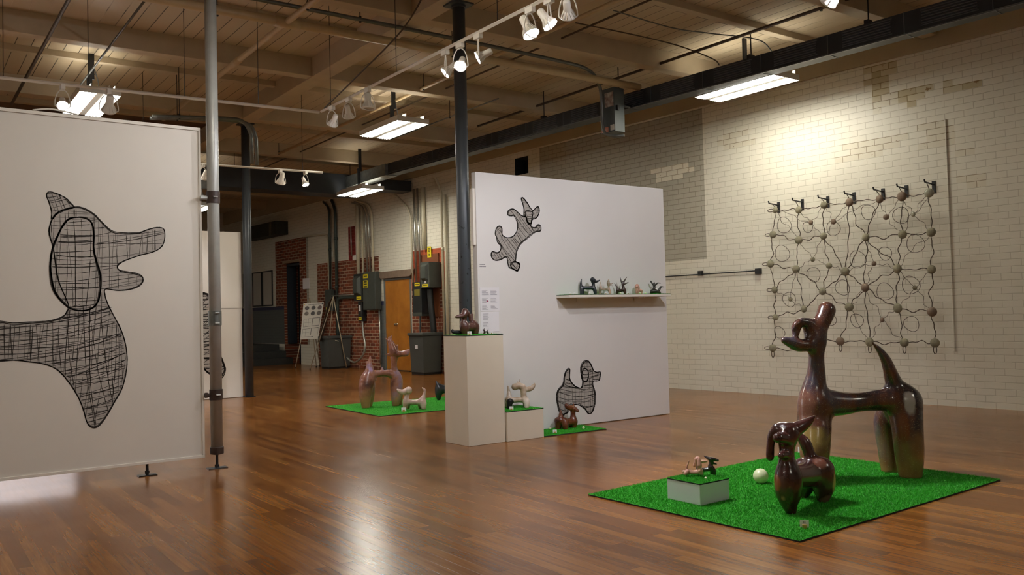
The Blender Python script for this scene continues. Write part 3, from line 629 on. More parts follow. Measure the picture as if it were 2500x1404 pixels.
DOGS={'big':((6.635,3.796,.0),[[(-.017,-.031,.017,.082),(-.018,-.029,.19,.102),(-.023,-.021,.419,.112),(-.004,.007,.596,.129)],[(.081,.2,.017,.065),(.077,.208,.219,.078),(.046,.202,.426,.088),(.042,.129,.584,.101)],[(-.011,.019,.619,.119),(-.102,.078,.632,.089),(-.227,.145,.628,.076),(-.337,.203,.62,.072),(-.479,.276,.616,.089),(-.663,.366,.641,.108)],[(-.633,.425,.071,.089),(-.63,.42,.241,.105),(-.635,.409,.423,.115),(-.674,.376,.576,.121),(-.673,.375,.707,.095),(-.663,.357,.844,.069),(-.659,.351,.968,.056),(-.658,.348,1.065,.059),(-.658,.348,1.147,.069)],[(-.761,.328,.107,.087),(-.758,.323,.267,.103),(-.714,.347,.421,.113)],[(-.656,.346,1.157,.065),(-.626,.333,1.237,.062),(-.583,.318,1.308,.062),(-.548,.317,1.363,.066)],[(-.691,.367,1.223,.056),(-.691,.367,1.223,.056)],[(-.658,.35,1.105,.059),(-.733,.359,1.094,.046),(-.822,.393,1.094,.047),(-.881,.417,1.116,.04),(-.941,.441,1.141,.027)],[(-.728,.37,1.27,.036),(-.794,.386,1.278,.032),(-.828,.405,1.237,.037),(-.831,.409,1.195,.028)],[(-.303,.086,1.103,.008),(-.231,.062,1.032,.025),(-.167,.051,.951,.038),(-.118,.046,.849,.049),(-.062,.048,.747,.066),(-.025,.044,.662,.093)]],[[(-.849,.36,1.241,.027),(-.855,.372,1.209,.026)]]),'small':((4.899,3.636,.0),[[(.002,-.003,.011,.028),(-.007,.01,.081,.052),(-.008,.01,.158,.08),(-.006,.008,.248,.086),(-.007,.01,.322,.063),(-.009,.013,.383,.047),(-.008,.011,.446,.048),(-.005,.007,.52,.064)],[(-.004,.006,.548,.069),(-.001,.034,.567,.053)],[(-.06,-.02,.518,.036),(-.143,-.025,.535,.033)],[(-.044,-.008,.411,.03),(-.111,-.019,.415,.022)],[(-.043,.058,.58,.033),(-.063,.085,.535,.028),(-.071,.095,.471,.025),(-.073,.099,.416,.026),(-.074,.1,.385,.025)],[(.04,-.004,.561,.05),(.084,-.046,.594,.039),(.121,-.079,.626,.025),(.153,-.105,.661,.007)],[(.384,.188,.467,.026),(.404,.16,.421,.038),(.419,.14,.346,.038),(.428,.128,.282,.053)],[(.457,.09,.226,.099),(.47,.072,.139,.079),(.47,.072,.067,.052),(.465,.078,.006,.032)],[(.465,.212,.208,.092),(.483,.221,.116,.065),(.464,.247,.011,.027)],[(.091,.046,.236,.076),(.284,.087,.214,.08),(.415,.112,.213,.087)]],[]),'boxtan':((4.799,4.412,.175),[[(-.061,.022,-.021,.012),(-.056,.016,.02,.017),(-.024,.026,.027,.017)],[(-.023,.085,-.018,.011),(-.022,.068,.018,.014)],[(-.024,.026,.021,.018),(.006,-.007,.018,.018),(.037,-.04,.025,.02)],[(.024,-.056,.034,.018),(.03,-.062,-.007,.009)],[(.047,-.007,.025,.015),(.05,-.01,-.002,.009)],[(.033,-.036,.04,.018),(.028,-.03,.085,.02),(.024,-.027,.115,.023)],[(.001,-.06,.116,.012),(.0,-.067,.078,.018)],[(.044,.011,.099,.009),(.037,.019,.062,.011)],[(.046,-.035,.098,.012),(.089,-.052,.097,.009)],[(-.032,.034,.03,.009),(-.027,.029,.066,.007),(-.018,.02,.102,.005)]],[]),'boxdark':((5.509,4.87,.0),[[(.022,-.025,.017,.014),(.017,-.019,.058,.02),(.002,-.002,.085,.024)],[(.004,-.004,.071,.02),(-.032,.036,.064,.017),(-.026,.104,.05,.021)],[(-.0,.0,.095,.02),(.005,-.005,.122,.017),(.008,-.008,.149,.022)],[(.019,-.021,.153,.015),(.04,-.046,.143,.011)],[(.016,-.018,.119,.01),(.033,-.037,.112,.006)],[(-.001,.001,.152,.017),(-.006,.037,.165,.01),(-.011,.058,.174,.004)],[(-.026,.105,.043,.021),(-.016,.124,-.008,.014)],[(.02,.128,.035,.017),(.032,.145,-.011,.014)],[(-.027,.121,.055,.01),(-.028,.137,.101,.005)],[(.045,.024,.052,.017),(.052,.032,.009,.012)]],[]),'pedbrown':((5.16,7.93,1.182),[[(-.048,.031,.255,.038),(-.08,.016,.217,.029),(-.16,.009,.203,.018),(-.195,.007,.199,.006)],[(-.049,.032,.237,.036),(-.06,.039,.16,.031),(-.057,.037,.093,.054),(-.053,.034,.021,.038)],[(-.015,.034,.245,.023),(.01,.029,.204,.018),(.013,.027,.163,.016)],[(.068,.075,.139,.032),(.101,.077,.088,.057),(.1,.054,.02,.032)],[(-.028,.054,.083,.05),(.056,.059,.085,.05)],[(.114,.165,.061,.037),(.12,.185,.014,.028)],[(.0,.107,.051,.036),(.009,.114,.014,.027)],[(.085,.1,.144,.018),(.108,.132,.221,.014)]],[]),'pedblack':((5.04,7.98,1.182),[[(-.062,.039,.047,.016),(-.051,.032,.034,.019),(.003,.034,.029,.023),(.053,.038,.026,.023)],[(-.048,.054,.06,.009),(-.048,.054,.06,.009)]],[]),'pedtiny':((5.36,7.82,1.182),[[(-.073,.05,.0,.004),(-.063,.043,.024,.008),(-.067,.046,.046,.008),(-.08,.054,.049,.004)],[(-.066,.045,.055,.005),(-.057,.051,.064,.003)],[(-.061,.042,.026,.008),(-.035,.024,.025,.008),(-.025,.017,-.0,.004)],[(-.035,.024,.03,.005),(-.028,.019,.059,.003)],[(-.046,.056,.023,.006),(-.047,.056,.001,.004)],[(-.028,.043,.023,.006),(-.025,.041,-.0,.004)]],[]),'spedwhite':((5.75,7.93,.334),[[(.069,-.112,.008,.028),(.08,-.095,.066,.039),(.078,-.057,.105,.037),(.072,-.052,.156,.034),(.069,-.05,.221,.037)],[(.062,-.045,.236,.037),(.025,-.018,.244,.037),(-.006,.004,.235,.04)],[(.095,-.069,.202,.028),(.159,-.078,.21,.029),(.19,-.089,.238,.021),(.208,-.089,.265,.007)],[(.025,-.018,.269,.009),(.021,-.015,.297,.005)],[(.052,-.013,.277,.009),(.052,-.013,.318,.004)],[(.082,-.059,.086,.037),(.025,-.018,.088,.03),(-.035,.025,.085,.035),(-.065,.047,.091,.042)],[(-.052,.075,.242,.009),(-.046,.07,.181,.019),(-.049,.06,.135,.03)],[(-.046,.108,.044,.028),(-.042,.117,-.023,.021)],[(.121,-.013,.043,.028),(.125,-.005,-.005,.021)]],[]),'spedleg':((5.75,7.93,.334),[[(-.083,-.001,.077,.035),(-.099,-.003,-.014,.023)],[(-.057,.004,.07,.026),(-.057,.004,.07,.026)]],[]),'matbrown':((6.521,7.965,.0),[[(-.066,.092,.11,.044),(-.059,.087,.071,.047),(-.072,.097,.008,.024)],[(-.024,.02,.107,.044),(-.029,-.002,.052,.039),(-.03,-.002,-.002,.024)],[(-.045,.062,.237,.007),(-.044,.062,.193,.021),(-.043,.061,.145,.032)],[(-.045,.063,.111,.054),(.022,.046,.086,.044),(.135,.044,.086,.049)],[(.137,.043,-.003,.022),(.138,.042,.046,.037),(.135,.044,.09,.049),(.133,.046,.145,.035),(.134,.046,.184,.03),(.135,.045,.233,.039)],[(.103,.045,.251,.035),(.048,.039,.265,.032),(.028,.041,.286,.025)],[(.145,.011,.235,.025),(.15,-.02,.217,.02)],[(.146,.049,.266,.015),(.146,.048,.301,.006)],[(.15,.11,.039,.03),(.155,.118,-.007,.02)]],[]),'spiky':((5.953,12.147,.0),[[(-.037,-.049,.028,.057),(-.04,-.047,.16,.079),(-.018,-.024,.327,.101),(.019,-.009,.431,.108),(.049,-.024,.544,.07),(.051,-.025,.651,.044),(.065,-.032,.797,.01)],[(.097,.109,.024,.045),(.101,.095,.184,.07),(.084,.07,.347,.089)],[(-.012,.006,.711,.005),(.018,-.009,.7,.019),(.046,-.022,.658,.038)],[(.037,-.018,.494,.083),(.13,-.03,.514,.057),(.241,-.062,.524,.042),(.357,-.086,.515,.054),(.457,-.113,.471,.071)],[(.425,-.153,.029,.051),(.433,-.156,.143,.07),(.456,-.134,.3,.087),(.467,-.118,.426,.084),(.441,-.105,.555,.051),(.438,-.103,.665,.042),(.442,-.105,.754,.055)],[(.541,-.043,.011,.045),(.533,-.038,.16,.065),(.509,-.06,.292,.071)],[(.441,-.105,.844,.074),(.409,-.089,.967,.048),(.382,-.076,1.065,.023)],[(.316,-.066,1.073,.005),(.359,-.076,1.021,.019)],[(.421,-.073,1.111,.005),(.398,-.072,1.038,.026)],[(.465,-.139,.812,.051),(.515,-.208,.817,.04),(.569,-.268,.829,.044),(.606,-.297,.885,.01)],[(.32,-.046,.813,.005),(.383,-.076,.808,.026)],[(.495,-.131,.958,.006),(.459,-.114,.901,.039)],[(.248,-.066,.623,.006),(.247,-.065,.553,.026)],[(-.109,-.058,.442,.006),(-.078,-.051,.414,.025)],[(.137,-.067,.432,.013),(.125,-.039,.489,.032)]],[]),'puppy':((6.3,11.285,.0),[[(-.058,.032,.309,.046),(-.141,.045,.281,.04),(-.213,.05,.302,.027),(-.238,.053,.327,.012)],[(-.077,-.015,.313,.044),(-.072,-.017,.292,.04)],[(-.063,.035,.307,.043),(-.086,.048,.21,.037),(-.098,.055,.132,.049),(-.105,.058,.053,.037)],[(-.077,.043,.131,.043),(-.014,.008,.122,.037),(.055,-.031,.119,.042),(.114,-.063,.117,.061),(.12,-.09,.027,.034)],[(.12,-.067,.165,.043),(.139,-.078,.225,.024),(.151,-.084,.286,.021),(.12,-.067,.327,.013)],[(-.023,.104,.092,.031),(-.029,.108,.043,.025)],[(.126,.033,.085,.043),(.13,.031,.029,.025)]],[]),'matdark':((7.297,12.227,.0),[[(.003,-.002,.024,.028),(.002,-.001,.111,.057),(.026,.008,.19,.071),(-.012,.007,.273,.03),(-.034,.02,.328,.009)],[(.026,.008,.19,.074),(.124,-.051,.186,.068),(.228,-.113,.195,.074)],[(.228,-.113,.195,.074),(.221,-.109,.115,.061),(.213,-.104,.021,.034)],[(.24,-.12,.222,.054),(.26,-.132,.35,.047),(.279,-.143,.416,.054),(.337,-.178,.394,.027)]],[]),'shblack':((6.998,8.06,1.613),[[(-.061,.053,.198,.004),(-.068,.059,.152,.012),(-.069,.06,.104,.02),(-.064,.055,.071,.027),(-.062,.054,.015,.027)],[(-.055,.048,.091,.02),(-.011,.01,.084,.02),(.036,-.031,.085,.023),(.057,-.049,.061,.025),(.063,-.055,.01,.018)],[(.049,-.043,.082,.023),(.047,-.041,.13,.019),(.042,-.036,.184,.032)],[(.053,-.046,.173,.025),(.072,-.062,.16,.017),(.093,-.081,.167,.011),(.106,-.092,.176,.008)]],[]),'shtan':((7.27,8.06,1.613),[[(-.04,.036,.162,.004),(-.041,.037,.126,.012),(-.04,.036,.079,.02),(-.045,.04,.049,.018),(-.047,.043,.01,.013)],[(-.037,.033,.069,.019),(.001,-.001,.065,.015),(.032,-.029,.064,.02),(.043,-.038,.04,.017),(.046,-.041,.007,.013)],[(.036,-.032,.076,.015),(.036,-.033,.102,.012),(.033,-.03,.141,.021),(.038,-.034,.19,.004)],[(.045,-.04,.135,.008),(.06,-.054,.13,.006),(.083,-.075,.144,.004)],[(.04,-.036,.118,.008),(.055,-.05,.11,.004),(.078,-.07,.106,.003)]],[]),'shhorn':((7.528,8.06,1.613),[[(-.05,.047,.142,.004),(-.03,.028,.102,.01),(-.023,.022,.068,.018),(-.026,.024,.041,.017),(-.03,.028,.009,.013)],[(-.022,.02,.057,.021),(.005,-.004,.046,.018),(.039,-.036,.057,.023),(.046,-.043,.006,.015)],[(-.003,.002,.056,.013),(-.0,.0,.085,.004)],[(.035,-.033,.065,.021),(.029,-.027,.102,.018),(.026,-.024,.139,.017),(.013,-.012,.171,.01),(.006,-.005,.218,.004)],[(.03,-.028,.144,.015),(.043,-.04,.172,.01),(.067,-.063,.221,.004)],[(.033,-.031,.133,.014),(.052,-.049,.135,.01),(.079,-.074,.152,.005)]],[]),'shpup':((7.838,8.06,1.613),[[(-.004,.004,.105,.029),(-.003,.003,.05,.027),(-.011,.011,.006,.012)],[(-.026,.011,.098,.011),(-.03,.015,.082,.007)],[(.004,-.018,.097,.011),(.01,-.023,.078,.007)],[(-.033,-.023,.096,.014),(-.033,-.023,.096,.014)],[(.001,-.001,.05,.024),(.066,.006,.041,.024),(.069,.003,.007,.012)],[(.008,-.008,.039,.016),(.01,-.009,.005,.011)]],[]),'shlying':((8.143,8.06,1.613),[[(-.03,.03,.017,.016),(-.014,.014,.035,.034),(.008,-.008,.04,.034),(.034,-.035,.031,.024),(.051,-.051,.014,.013)],[(-.002,.002,.064,.022),(.0,-.0,.094,.016),(-.001,.001,.118,.018),(-.0,.0,.153,.007)],[(-.001,.001,.113,.013),(-.016,.016,.132,.01),(-.029,.029,.168,.011)],[(.002,-.002,.113,.013),(.018,-.018,.128,.011),(.033,-.033,.144,.008),(.058,-.058,.14,.005)],[(.031,-.031,.036,.022),(.046,-.047,.06,.015),(.057,-.057,.089,.012),(.069,-.07,.094,.009),(.088,-.089,.089,.004)]],[])}
# ------------------------------------------------------------------ charcoal drawings: ribbons of strokes on a panel face
COAL = simple('charcoal line', '36322f', .9, spec=.1); COALM = simple('graphite line', '67625d', .9, spec=.1); GRAPH = simple('rubbed graphite', 'aaa39b', .9, spec=.1, var=.10, scale=14)
def inside(P, x, y):
    P = np.array(P); q = np.roll(P, -1, 0); r = np.zeros(x.shape, bool)
    for (ax, ay), (bx, by) in zip(P, q):
        if ay == by: continue
        r ^= ((ay > y) != (by > y)) & (x < (bx - ax) * (y - ay) / (by - ay) + ax)
    return r
def closed(P, n=6):
    P = np.array(P); N = len(P); out = []
    for i in range(N):
        p0, p1, p2, p3 = P[i - 1], P[i], P[(i + 1) % N], P[(i + 2) % N]
        for k in range(n):
            t = k / n; out.append(.5 * (2 * p1 + (p2 - p0) * t + (2 * p0 - 5 * p1 + 4 * p2 - p3) * t * t + (3 * p1 - p0 - 3 * p2 + p3) * t ** 3))
    return np.array(out)
class Sketch:
    def __init__(s, y): s.mb = MB(); s.y = y
    def ribbon(s, pts, w, mat, lift):
        pts = np.asarray(pts)
        if len(pts) < 2: return
        d = np.gradient(pts, axis=0); L = np.hypot(d[:, 0], d[:, 1]) + 1e-9; nrm = np.stack([-d[:, 1] / L, d[:, 0] / L], 1)
        ww = w * (.75 + .5 * RNG.random(len(pts))); ww[0] *= .3; ww[-1] *= .3
        a = pts + nrm * ww[:, None]; b = pts - nrm * ww[:, None]; yy = s.y - lift
        vs = [(p[0], yy, p[1]) for p in a] + [(p[0], yy, p[1]) for p in b]; m = len(pts)
        s.mb.mat(mat).add(vs, [(i, m + i, m + i + 1, i + 1) for i in range(m - 1)])
    def fill(s, P, mat, lift):
        P = [tuple(p) for p in P]; s.mb.mat(mat).add([(p[0], s.y - lift, p[1]) for p in P], [tuple(range(len(P)))])
    def outline(s, P, w, n=3, jit=.004, lift=.0022, mat=0):
        C = closed(P)
        for k in range(n):
            o = RNG.normal(0, jit, 2); ph = RNG.random(4) * 6.28; t = np.linspace(0, 6.28, len(C) + 1)
            Q = np.concatenate([C, C[:1]]); Q = Q + o * .6 + np.stack([np.sin(t * 3 + ph[0]), np.sin(t * 4 + ph[1])], 1) * jit
            s.ribbon(Q, w * (1 if k == 0 else .6), mat, lift)
    def hatch(s, P, ang, gap, w, curve=0.0, keep=.9, excl=None, mat=1, lift=.0014, cut=.6):
        P = closed(P, 3); c = (P.min(0) + P.max(0)) / 2; R = np.hypot(*(P.max(0) - P.min(0))) / 2
        d = np.array([math.cos(ang), math.sin(ang)]); e = np.array([-d[1], d[0]])
        for off in np.arange(-R * 1.3, R * 1.3, gap):
            off = off + RNG.normal(0, gap * .28); sl = RNG.normal(0, .045); cv = curve * (1 + RNG.normal(0, .25))
            t = np.arange(-R, R, .018 if R > .4 else .01)
            q = c + np.outer(t, d) + np.outer(off + sl * t + cv * t * t / R + .003 * np.sin(t * 9 + RNG.random() * 6), e)
            ok = inside(P, q[:, 0], q[:, 1])
            if excl is not None: ok &= ~inside(closed(excl, 3), q[:, 0], q[:, 1])
            i = 0
            while i < len(t):
                if not ok[i]: i += 1; continue
                j = i
                L = int(RNG.integers(12, 60)) if RNG.random() < cut else 9999
                while j < len(t) and ok[j] and j - i < L: j += 1
                if RNG.random() < keep: s.ribbon(q[i:j], w * (.6 + .7 * RNG.random()), mat if RNG.random() < .65 else 0, lift)
                i = j + (1 if j - i < L else 0)
    def build(s, parent, label):
        o = s.mb.build('charcoal_drawing', [COAL, COALM, GRAPH]); M = parent.matrix_world.copy(); o.parent = parent
        o.matrix_parent_inverse = Matrix.Translation(parent.location).inverted(); o['label'] = label; return o
# ------------------------------------------------------------------ free standing white panels
PWARM = simple('white panel paint', 'd6cfc4', .55, var=.03, scale=1.5); LIP = simple('white panel frame', 'ddd6ca', .5)
PCOOL = simple('white wall paint', 'dcd8d4', .55, var=.03, scale=1.5)
def panel(label, x0, x1, y, z0, z1, th, mat, frame=True):
    t = thing('partition', label, 'display panel', ((x0 + x1) / 2, y, 0))
    c = (x0 + x1) / 2
    MB().box(x0 - c, x1 - c, 0, th, z0, z1).build('board', mat, t, bevel=.003)
    if frame:
        f = MB(); a, b = x0 - c, x1 - c
        f.box(a, b, -.012, .0, z0, z0 + .025).box(a, b, -.012, .0, z1 - .03, z1).box(b - .022, b, -.012, 0, z0 + .025, z1 - .03).box(a, a + .022, -.012, 0, z0 + .025, z1 - .03)
        f.build('frame_strip', LIP, t, bevel=.002)
    return t
pl = panel('large white panel with the big drawing of a barking dog head', -1.3, 2.413, 8.39, .109, 3.262, .06, PWARM)
for x in (1.90, -.6):
    MB().tube([(x - pl.location.x, .025, .008), (x - pl.location.x, .025, .11)], .013, 10).tube([(x - pl.location.x, .025, .02), (x - pl.location.x, .025, .045)], .02, 6).box(x - pl.location.x - .08, x - pl.location.x + .08, -.02, .07, 0, .009).build('jack_foot', BLACKM, pl)
pr = panel('white panel holding the narrow shelf and two dog drawings', 5.43, 8.475, 8.17, .008, 3.04, .085, PCOOL, frame=False)
MB().box(5.40 - pr.location.x, 5.43 - pr.location.x, .02, .07, 2.2, 2.85).build('edge_rail', LIP, pr)
pf = panel('distant white panel half hidden behind the galvanized post', 2.6, 5.222, 15.71, .006, 3.03, .06, PWARM, frame=False)
MB().box(4.3 - pf.location.x, 5.222 - pf.location.x, -.003, 0, 1.628, 1.634).build('seam', simple('plain grey seam', '8e877d', .8), pf)  # thin grey strip along the panel seam
panel('hidden white panel behind the big drawing, seen only reflected in the floor', -2.5, 2.02, 13.0, .02, 2.9, .06, PCOOL, frame=False)
D1, D2, D3, D4 = DRAW
s = Sketch(8.39); w = .0026
s.fill(closed(D1['body']), 2, .0006); s.fill(closed(D1['ear2']), 2, .0004); s.fill(closed(D1['ear']), 2, .0010)
s.hatch(D1['body'], .05, .030, w, .10, excl=D1['ear']); s.hatch(D1['body'], 1.5, .036, w * .9, .05, excl=D1['ear'])
low = [p for p in D1['body'] if p[1] < 1.6]
s.hatch(low, .12, .030, w * 1.15, .16, .8, mat=0, lift=.0018); s.hatch(low, 1.62, .05, w, -.08, .7, mat=0, lift=.0018)
s.hatch(D1['ear2'], .3, .03, w * .8, .1); s.hatch(D1['ear2'], 1.9, .03, w * .8, .1)
s.hatch(D1['ear'], .03, .030, w * 1.3, .12, mat=0, lift=.0020); s.hatch(D1['ear'], 1.55, .045, w, .03, lift=.0020)
s.outline(D1['body'], .0042, 3, .004); s.outline(D1['ear2'], .004, 3, .004); s.outline(D1['ear'], .0065, 4, .004, .0026)
s.build(pl, 'huge charcoal drawing of a dog head with long ear and open mouth')
s = Sketch(8.17); w = .0026
for k in ('body', 'head', 'paw'): s.fill(closed(D2[k]), 2, .0006 if k == 'body' else .0010)
s.hatch(D2['body'], -.85, .034, w * 1.2, .15, excl=D2['head'], mat=0); s.hatch(D2['body'], .85, .045, w * .8, .1, excl=D2['head'])
s.hatch(D2['body'], -.7, .05, w * .8, .05, .6, excl=D2['head'])
s.hatch(D2['head'], -1.2, .026, w * .9, .05); s.hatch(D2['head'], .2, .04, w * .8, .05); s.hatch(D2['muzzle'], .05, .03, w, .1, mat=0, lift=.002)
s.hatch(D2['paw'], .1, .03, w, .2, mat=0, lift=.002)
s.outline(D2['body'], .005, 3, .005); s.outline(D2['head'], .006, 3, .004); s.outline(D2['muzzle'], .007, 2, .003); s.outline(D2['paw'], .006, 3, .005)
b = np.array(D2['head']).min(0)
s.build(pr, 'small charcoal drawing of a leaping dog')
s = Sketch(8.17)
s.fill(closed(D3['body']), 2, .0006); s.fill(closed(D3['ear']), 2, .0010)
s.hatch(D3['body'], -.12, .032, w * 1.2, .22, excl=D3['ear'], mat=0); s.hatch(D3['body'], 1.55, .042, w * .9, .05, excl=D3['ear'])
s.hatch(D3['body'], .1, .05, w, .2, .6, excl=D3['ear']); s.hatch(D3['ear'], -.05, .03, w * 1.2, .2, mat=0)
s.outline(D3['body'], .006, 4, .006); s.outline(D3['ear'], .007, 3, .003)
s.build(pr, 'charcoal drawing of a standing dog with upright tail')
s = Sketch(15.71)
s.fill(closed(D4['body']), 2, .0010); s.hatch(D4['body'], .1, .045, .008, .3, mat=0, lift=.002); s.hatch(D4['body'], .75, .06, .007, .2, .7, lift=.002); s.outline(D4['body'], .012, 3, .007, .003)
s.build(pf, 'charcoal drawing partly hidden by the post')
# texts on the panel: price sheets and a caption of fine grey lines
PAPER = simple('white paper', 'e2dee0', .7, var=.02); INK = simple('faint grey print', '8f8a90', .8, var=.3, scale=90); REDD = simple('red dot sticker', '9a2f55', .5)
def sheet(name, label, x0, x1, z0, z1, rows, y=8.17, dot=None):
    o = thing(name, label, 'paper sheet', ((x0 + x1) / 2, y, z0)); cx = (x0 + x1) / 2; m = MB()
    MB().box(x0 - cx, x1 - cx, -.004, -.0005, 0, z1 - z0).build('paper', PAPER, o)
    for (fx, fz, n) in rows:
        for i in range(n):
            L = (.36 if i else .30) * (x1 - x0) * RNG.uniform(.55, 1)
            xx = x0 - cx + fx * (x1 - x0); z = (z1 - z0) * fz - i * .0125
            m.box(xx, xx + L, -.0052, -.004, z - .003, z + .001)
    m.build('print', INK, o)
    if dot: MB().lathe([(.010, 0), (.010, .0015), (0, .002)], Matrix.Translation((x0 - cx + dot[0] * (x1 - x0), -.004, dot[1] * (z1 - z0))) @ Matrix.Rotation(math.pi / 2, 4, 'X'), 16).build('red_dot', REDD, o)
    return o
sheet('price_list', 'upper paper sheet with six text blocks and a red dot', 5.453, 5.722, 1.437, 1.71, [(.10, .88, 5), (.54, .88, 5), (.10, .55, 5), (.54, .52, 4), (.10, .26, 5), (.54, .24, 4)], dot=(.36, .42))
sheet('price_list', 'lower paper sheet with two text blocks below the red dot sheet', 5.457, 5.71, 1.20, 1.43, [(.12, .9, 6), (.12, .45, 4)])
o = thing('caption_strip', 'tiny grey caption left of the leaping dog drawing', 'caption', (5.505, 8.17, 1.962)); m = MB()
for z, L, a in ((.014, .075, -.044), (-.012, .088, -.045)):
    for i in range(7): m.box(a + L * i / 7, a + L * (i + .75) / 7, -.0015, -.0004, z - .005, z + .005)
m.build('print', INK, o)
# ------------------------------------------------------------------ pedestals and shelf
PED = simple('ivory pedestal paint', 'd3c8b4', .5, var=.04, scale=3); BOXW = simple('white box paint', 'd4d6dc', .5, var=.02)
def pedestal(name, label, x0, x1, y0, y1, z0, z1, mat):
    t = thing(name, label, 'pedestal', ((x0 + x1) / 2, (y0 + y1) / 2, z0)); a, b = (x1 - x0) / 2, (y1 - y0) / 2
    MB().box(-a, a, -b, b, 0, z1 - z0).build('body', mat, t, bevel=.004); return t
pedestal('pedestal', 'tall ivory pedestal in front of the white panel', 4.968, 5.447, 7.722, 8.19, 0, 1.173, PED)
pedestal('pedestal', 'low ivory pedestal right of the tall one', 5.458, 5.960, 7.695, 8.15, 0, .322, PED)
pedestal('display_box', 'small white box on the big green mat', 4.622, 4.932, 4.188, 4.505, .012, .158, BOXW)
sh = thing('wall_shelf', 'narrow white shelf fixed to the white panel', 'shelf', (7.44, 8.17, 1.577))
MB().box(-.868, .868, -.25, -.0005, 0, .030).build('shelf_board', LIP, sh, bevel=.003)
for x in (-.55, .42): MB().box(x, x + .02, -.20, -.001, -.012, 0).box(x, x + .02, -.012, -.001, -.05, 0).build('bracket', LIP, sh)
# ------------------------------------------------------------------ artificial grass
def m_grass():
    n = NT('artificial grass'); tc = n.coords(); f = n.noise(tc, 90, 3, .7); g = n.noise(tc, 3.5, 3)
    v = n.math('ADD', n.math('MULTIPLY', f, .7), n.math('MULTIPLY', g, .3))
    n.base(n.ramp(v, [(.30, srgb('1a6b10')), (.52, srgb('2fa020')), (.72, srgb('5cc343'))])); n.bump(n.noise(tc, 160, 3), 1.0, .012)
    n.set(Roughness=.7); n.b.inputs['Specular IOR Level'].default_value = .2; return n.m
GRASS = m_grass(); GBACK = simple('black mat backing', '141a16', .8)
def m_blade():
    n = NT('grass blades'); oi = n.coords(); f = n.noise(oi, 55, 2)
    n.base(n.ramp(f, [(.3, srgb('1c7a14')), (.55, srgb('38ac27')), (.75, srgb('74cc58'))])); n.set(Roughness=.45); n.b.inputs['Specular IOR Level'].default_value = .35; return n.m
BLADE = m_blade()
def mat_grass(label, corners, z, th, blades=0, bl=.012):
    cx = sum(c[0] for c in corners) / 4; cy = sum(c[1] for c in corners) / 4
    t = thing('grass_mat', label, 'artificial grass mat', (cx, cy, z)); C = [(x - cx, y - cy) for x, y in corners]
    mb = MB(); vs = [(x, y, 0) for x, y in C] + [(x, y, th) for x, y in C]
    mb.mat(1).add(vs, [(3, 2, 1, 0)] + [(i, (i + 1) % 4, 4 + (i + 1) % 4, 4 + i) for i in range(4)]); mb.mat(0).add([(x, y, th + .0004) for x, y in C], [(0, 1, 2, 3)])
    mb.build('turf', [GRASS, GBACK], t)
    if blades:
        a = RNG.random((blades, 2)); P = np.array(C)
        b = (P[0][None] * ((1 - a[:, :1]) * (1 - a[:, 1:])) + P[1][None] * (a[:, :1] * (1 - a[:, 1:])) + P[2][None] * (a[:, :1] * a[:, 1:]) + P[3][None] * ((1 - a[:, :1]) * a[:, 1:]))
        an = RNG.random(blades) * 6.283; le = RNG.normal(0, .5, (blades, 2)); h = bl * (.6 + .6 * RNG.random(blades)); wd = bl * .14
        V = np.zeros((blades, 3, 3)); dx = np.stack([np.cos(an), np.sin(an)], 1) * wd
        V[:, 0, :2] = b - dx; V[:, 1, :2] = b + dx; V[:, 2, :2] = b + le * h[:, None] * .8; V[:, :2, 2] = th; V[:, 2, 2] = th + h
        me = bpy.data.meshes.new('pile'); me.from_pydata(V.reshape(-1, 3).tolist(), [], np.arange(blades * 3).reshape(-1, 3).tolist()); me.materials.append(BLADE)
        o = bpy.data.objects.new('pile', me); COL.objects.link(o); o.parent = t; o['kind'] = 'stuff'
    return t
MT = .010
mat_grass('large green artificial grass mat under the biggest dogs', [(4.304, 5.027), (4.363, 3.188), (7.025, 3.26), (7.036, 5.115)], 0, MT, 110000, .013)
mat_grass('green grass mat on the floor at the back under the spiky dog', [(5.588, 12.857), (5.56, 10.95), (8.35, 10.85), (8.4, 12.62)], 0, MT, 20000, .012)
mat_grass('green grass strip on the floor right of the low pedestal', [(5.965, 8.16), (5.965, 7.70), (6.868, 7.655), (6.90, 8.16)], 0, MT, 9000, .01)
mat_grass('green grass square covering the top of the tall pedestal', [(4.966, 8.19), (4.966, 7.72), (5.448, 7.72), (5.448, 8.19)], 1.173, .008, 5000, .008)
mat_grass('green grass square covering the top of the low pedestal', [(5.456, 8.15), (5.456, 7.693), (5.962, 7.693), (5.962, 8.15)], .322, .008, 5000, .008)
mat_grass('pale green grass square on top of the small white box', [(4.621, 4.506), (4.621, 4.187), (4.933, 4.187), (4.933, 4.506)], .158, .008, 7000, .009)
mat_grass('thin green grass strip along the top of the wall shelf', [(6.575, 8.168), (6.575, 7.922), (8.305, 7.922), (8.305, 8.168)], 1.607, .006, 6000, .007)
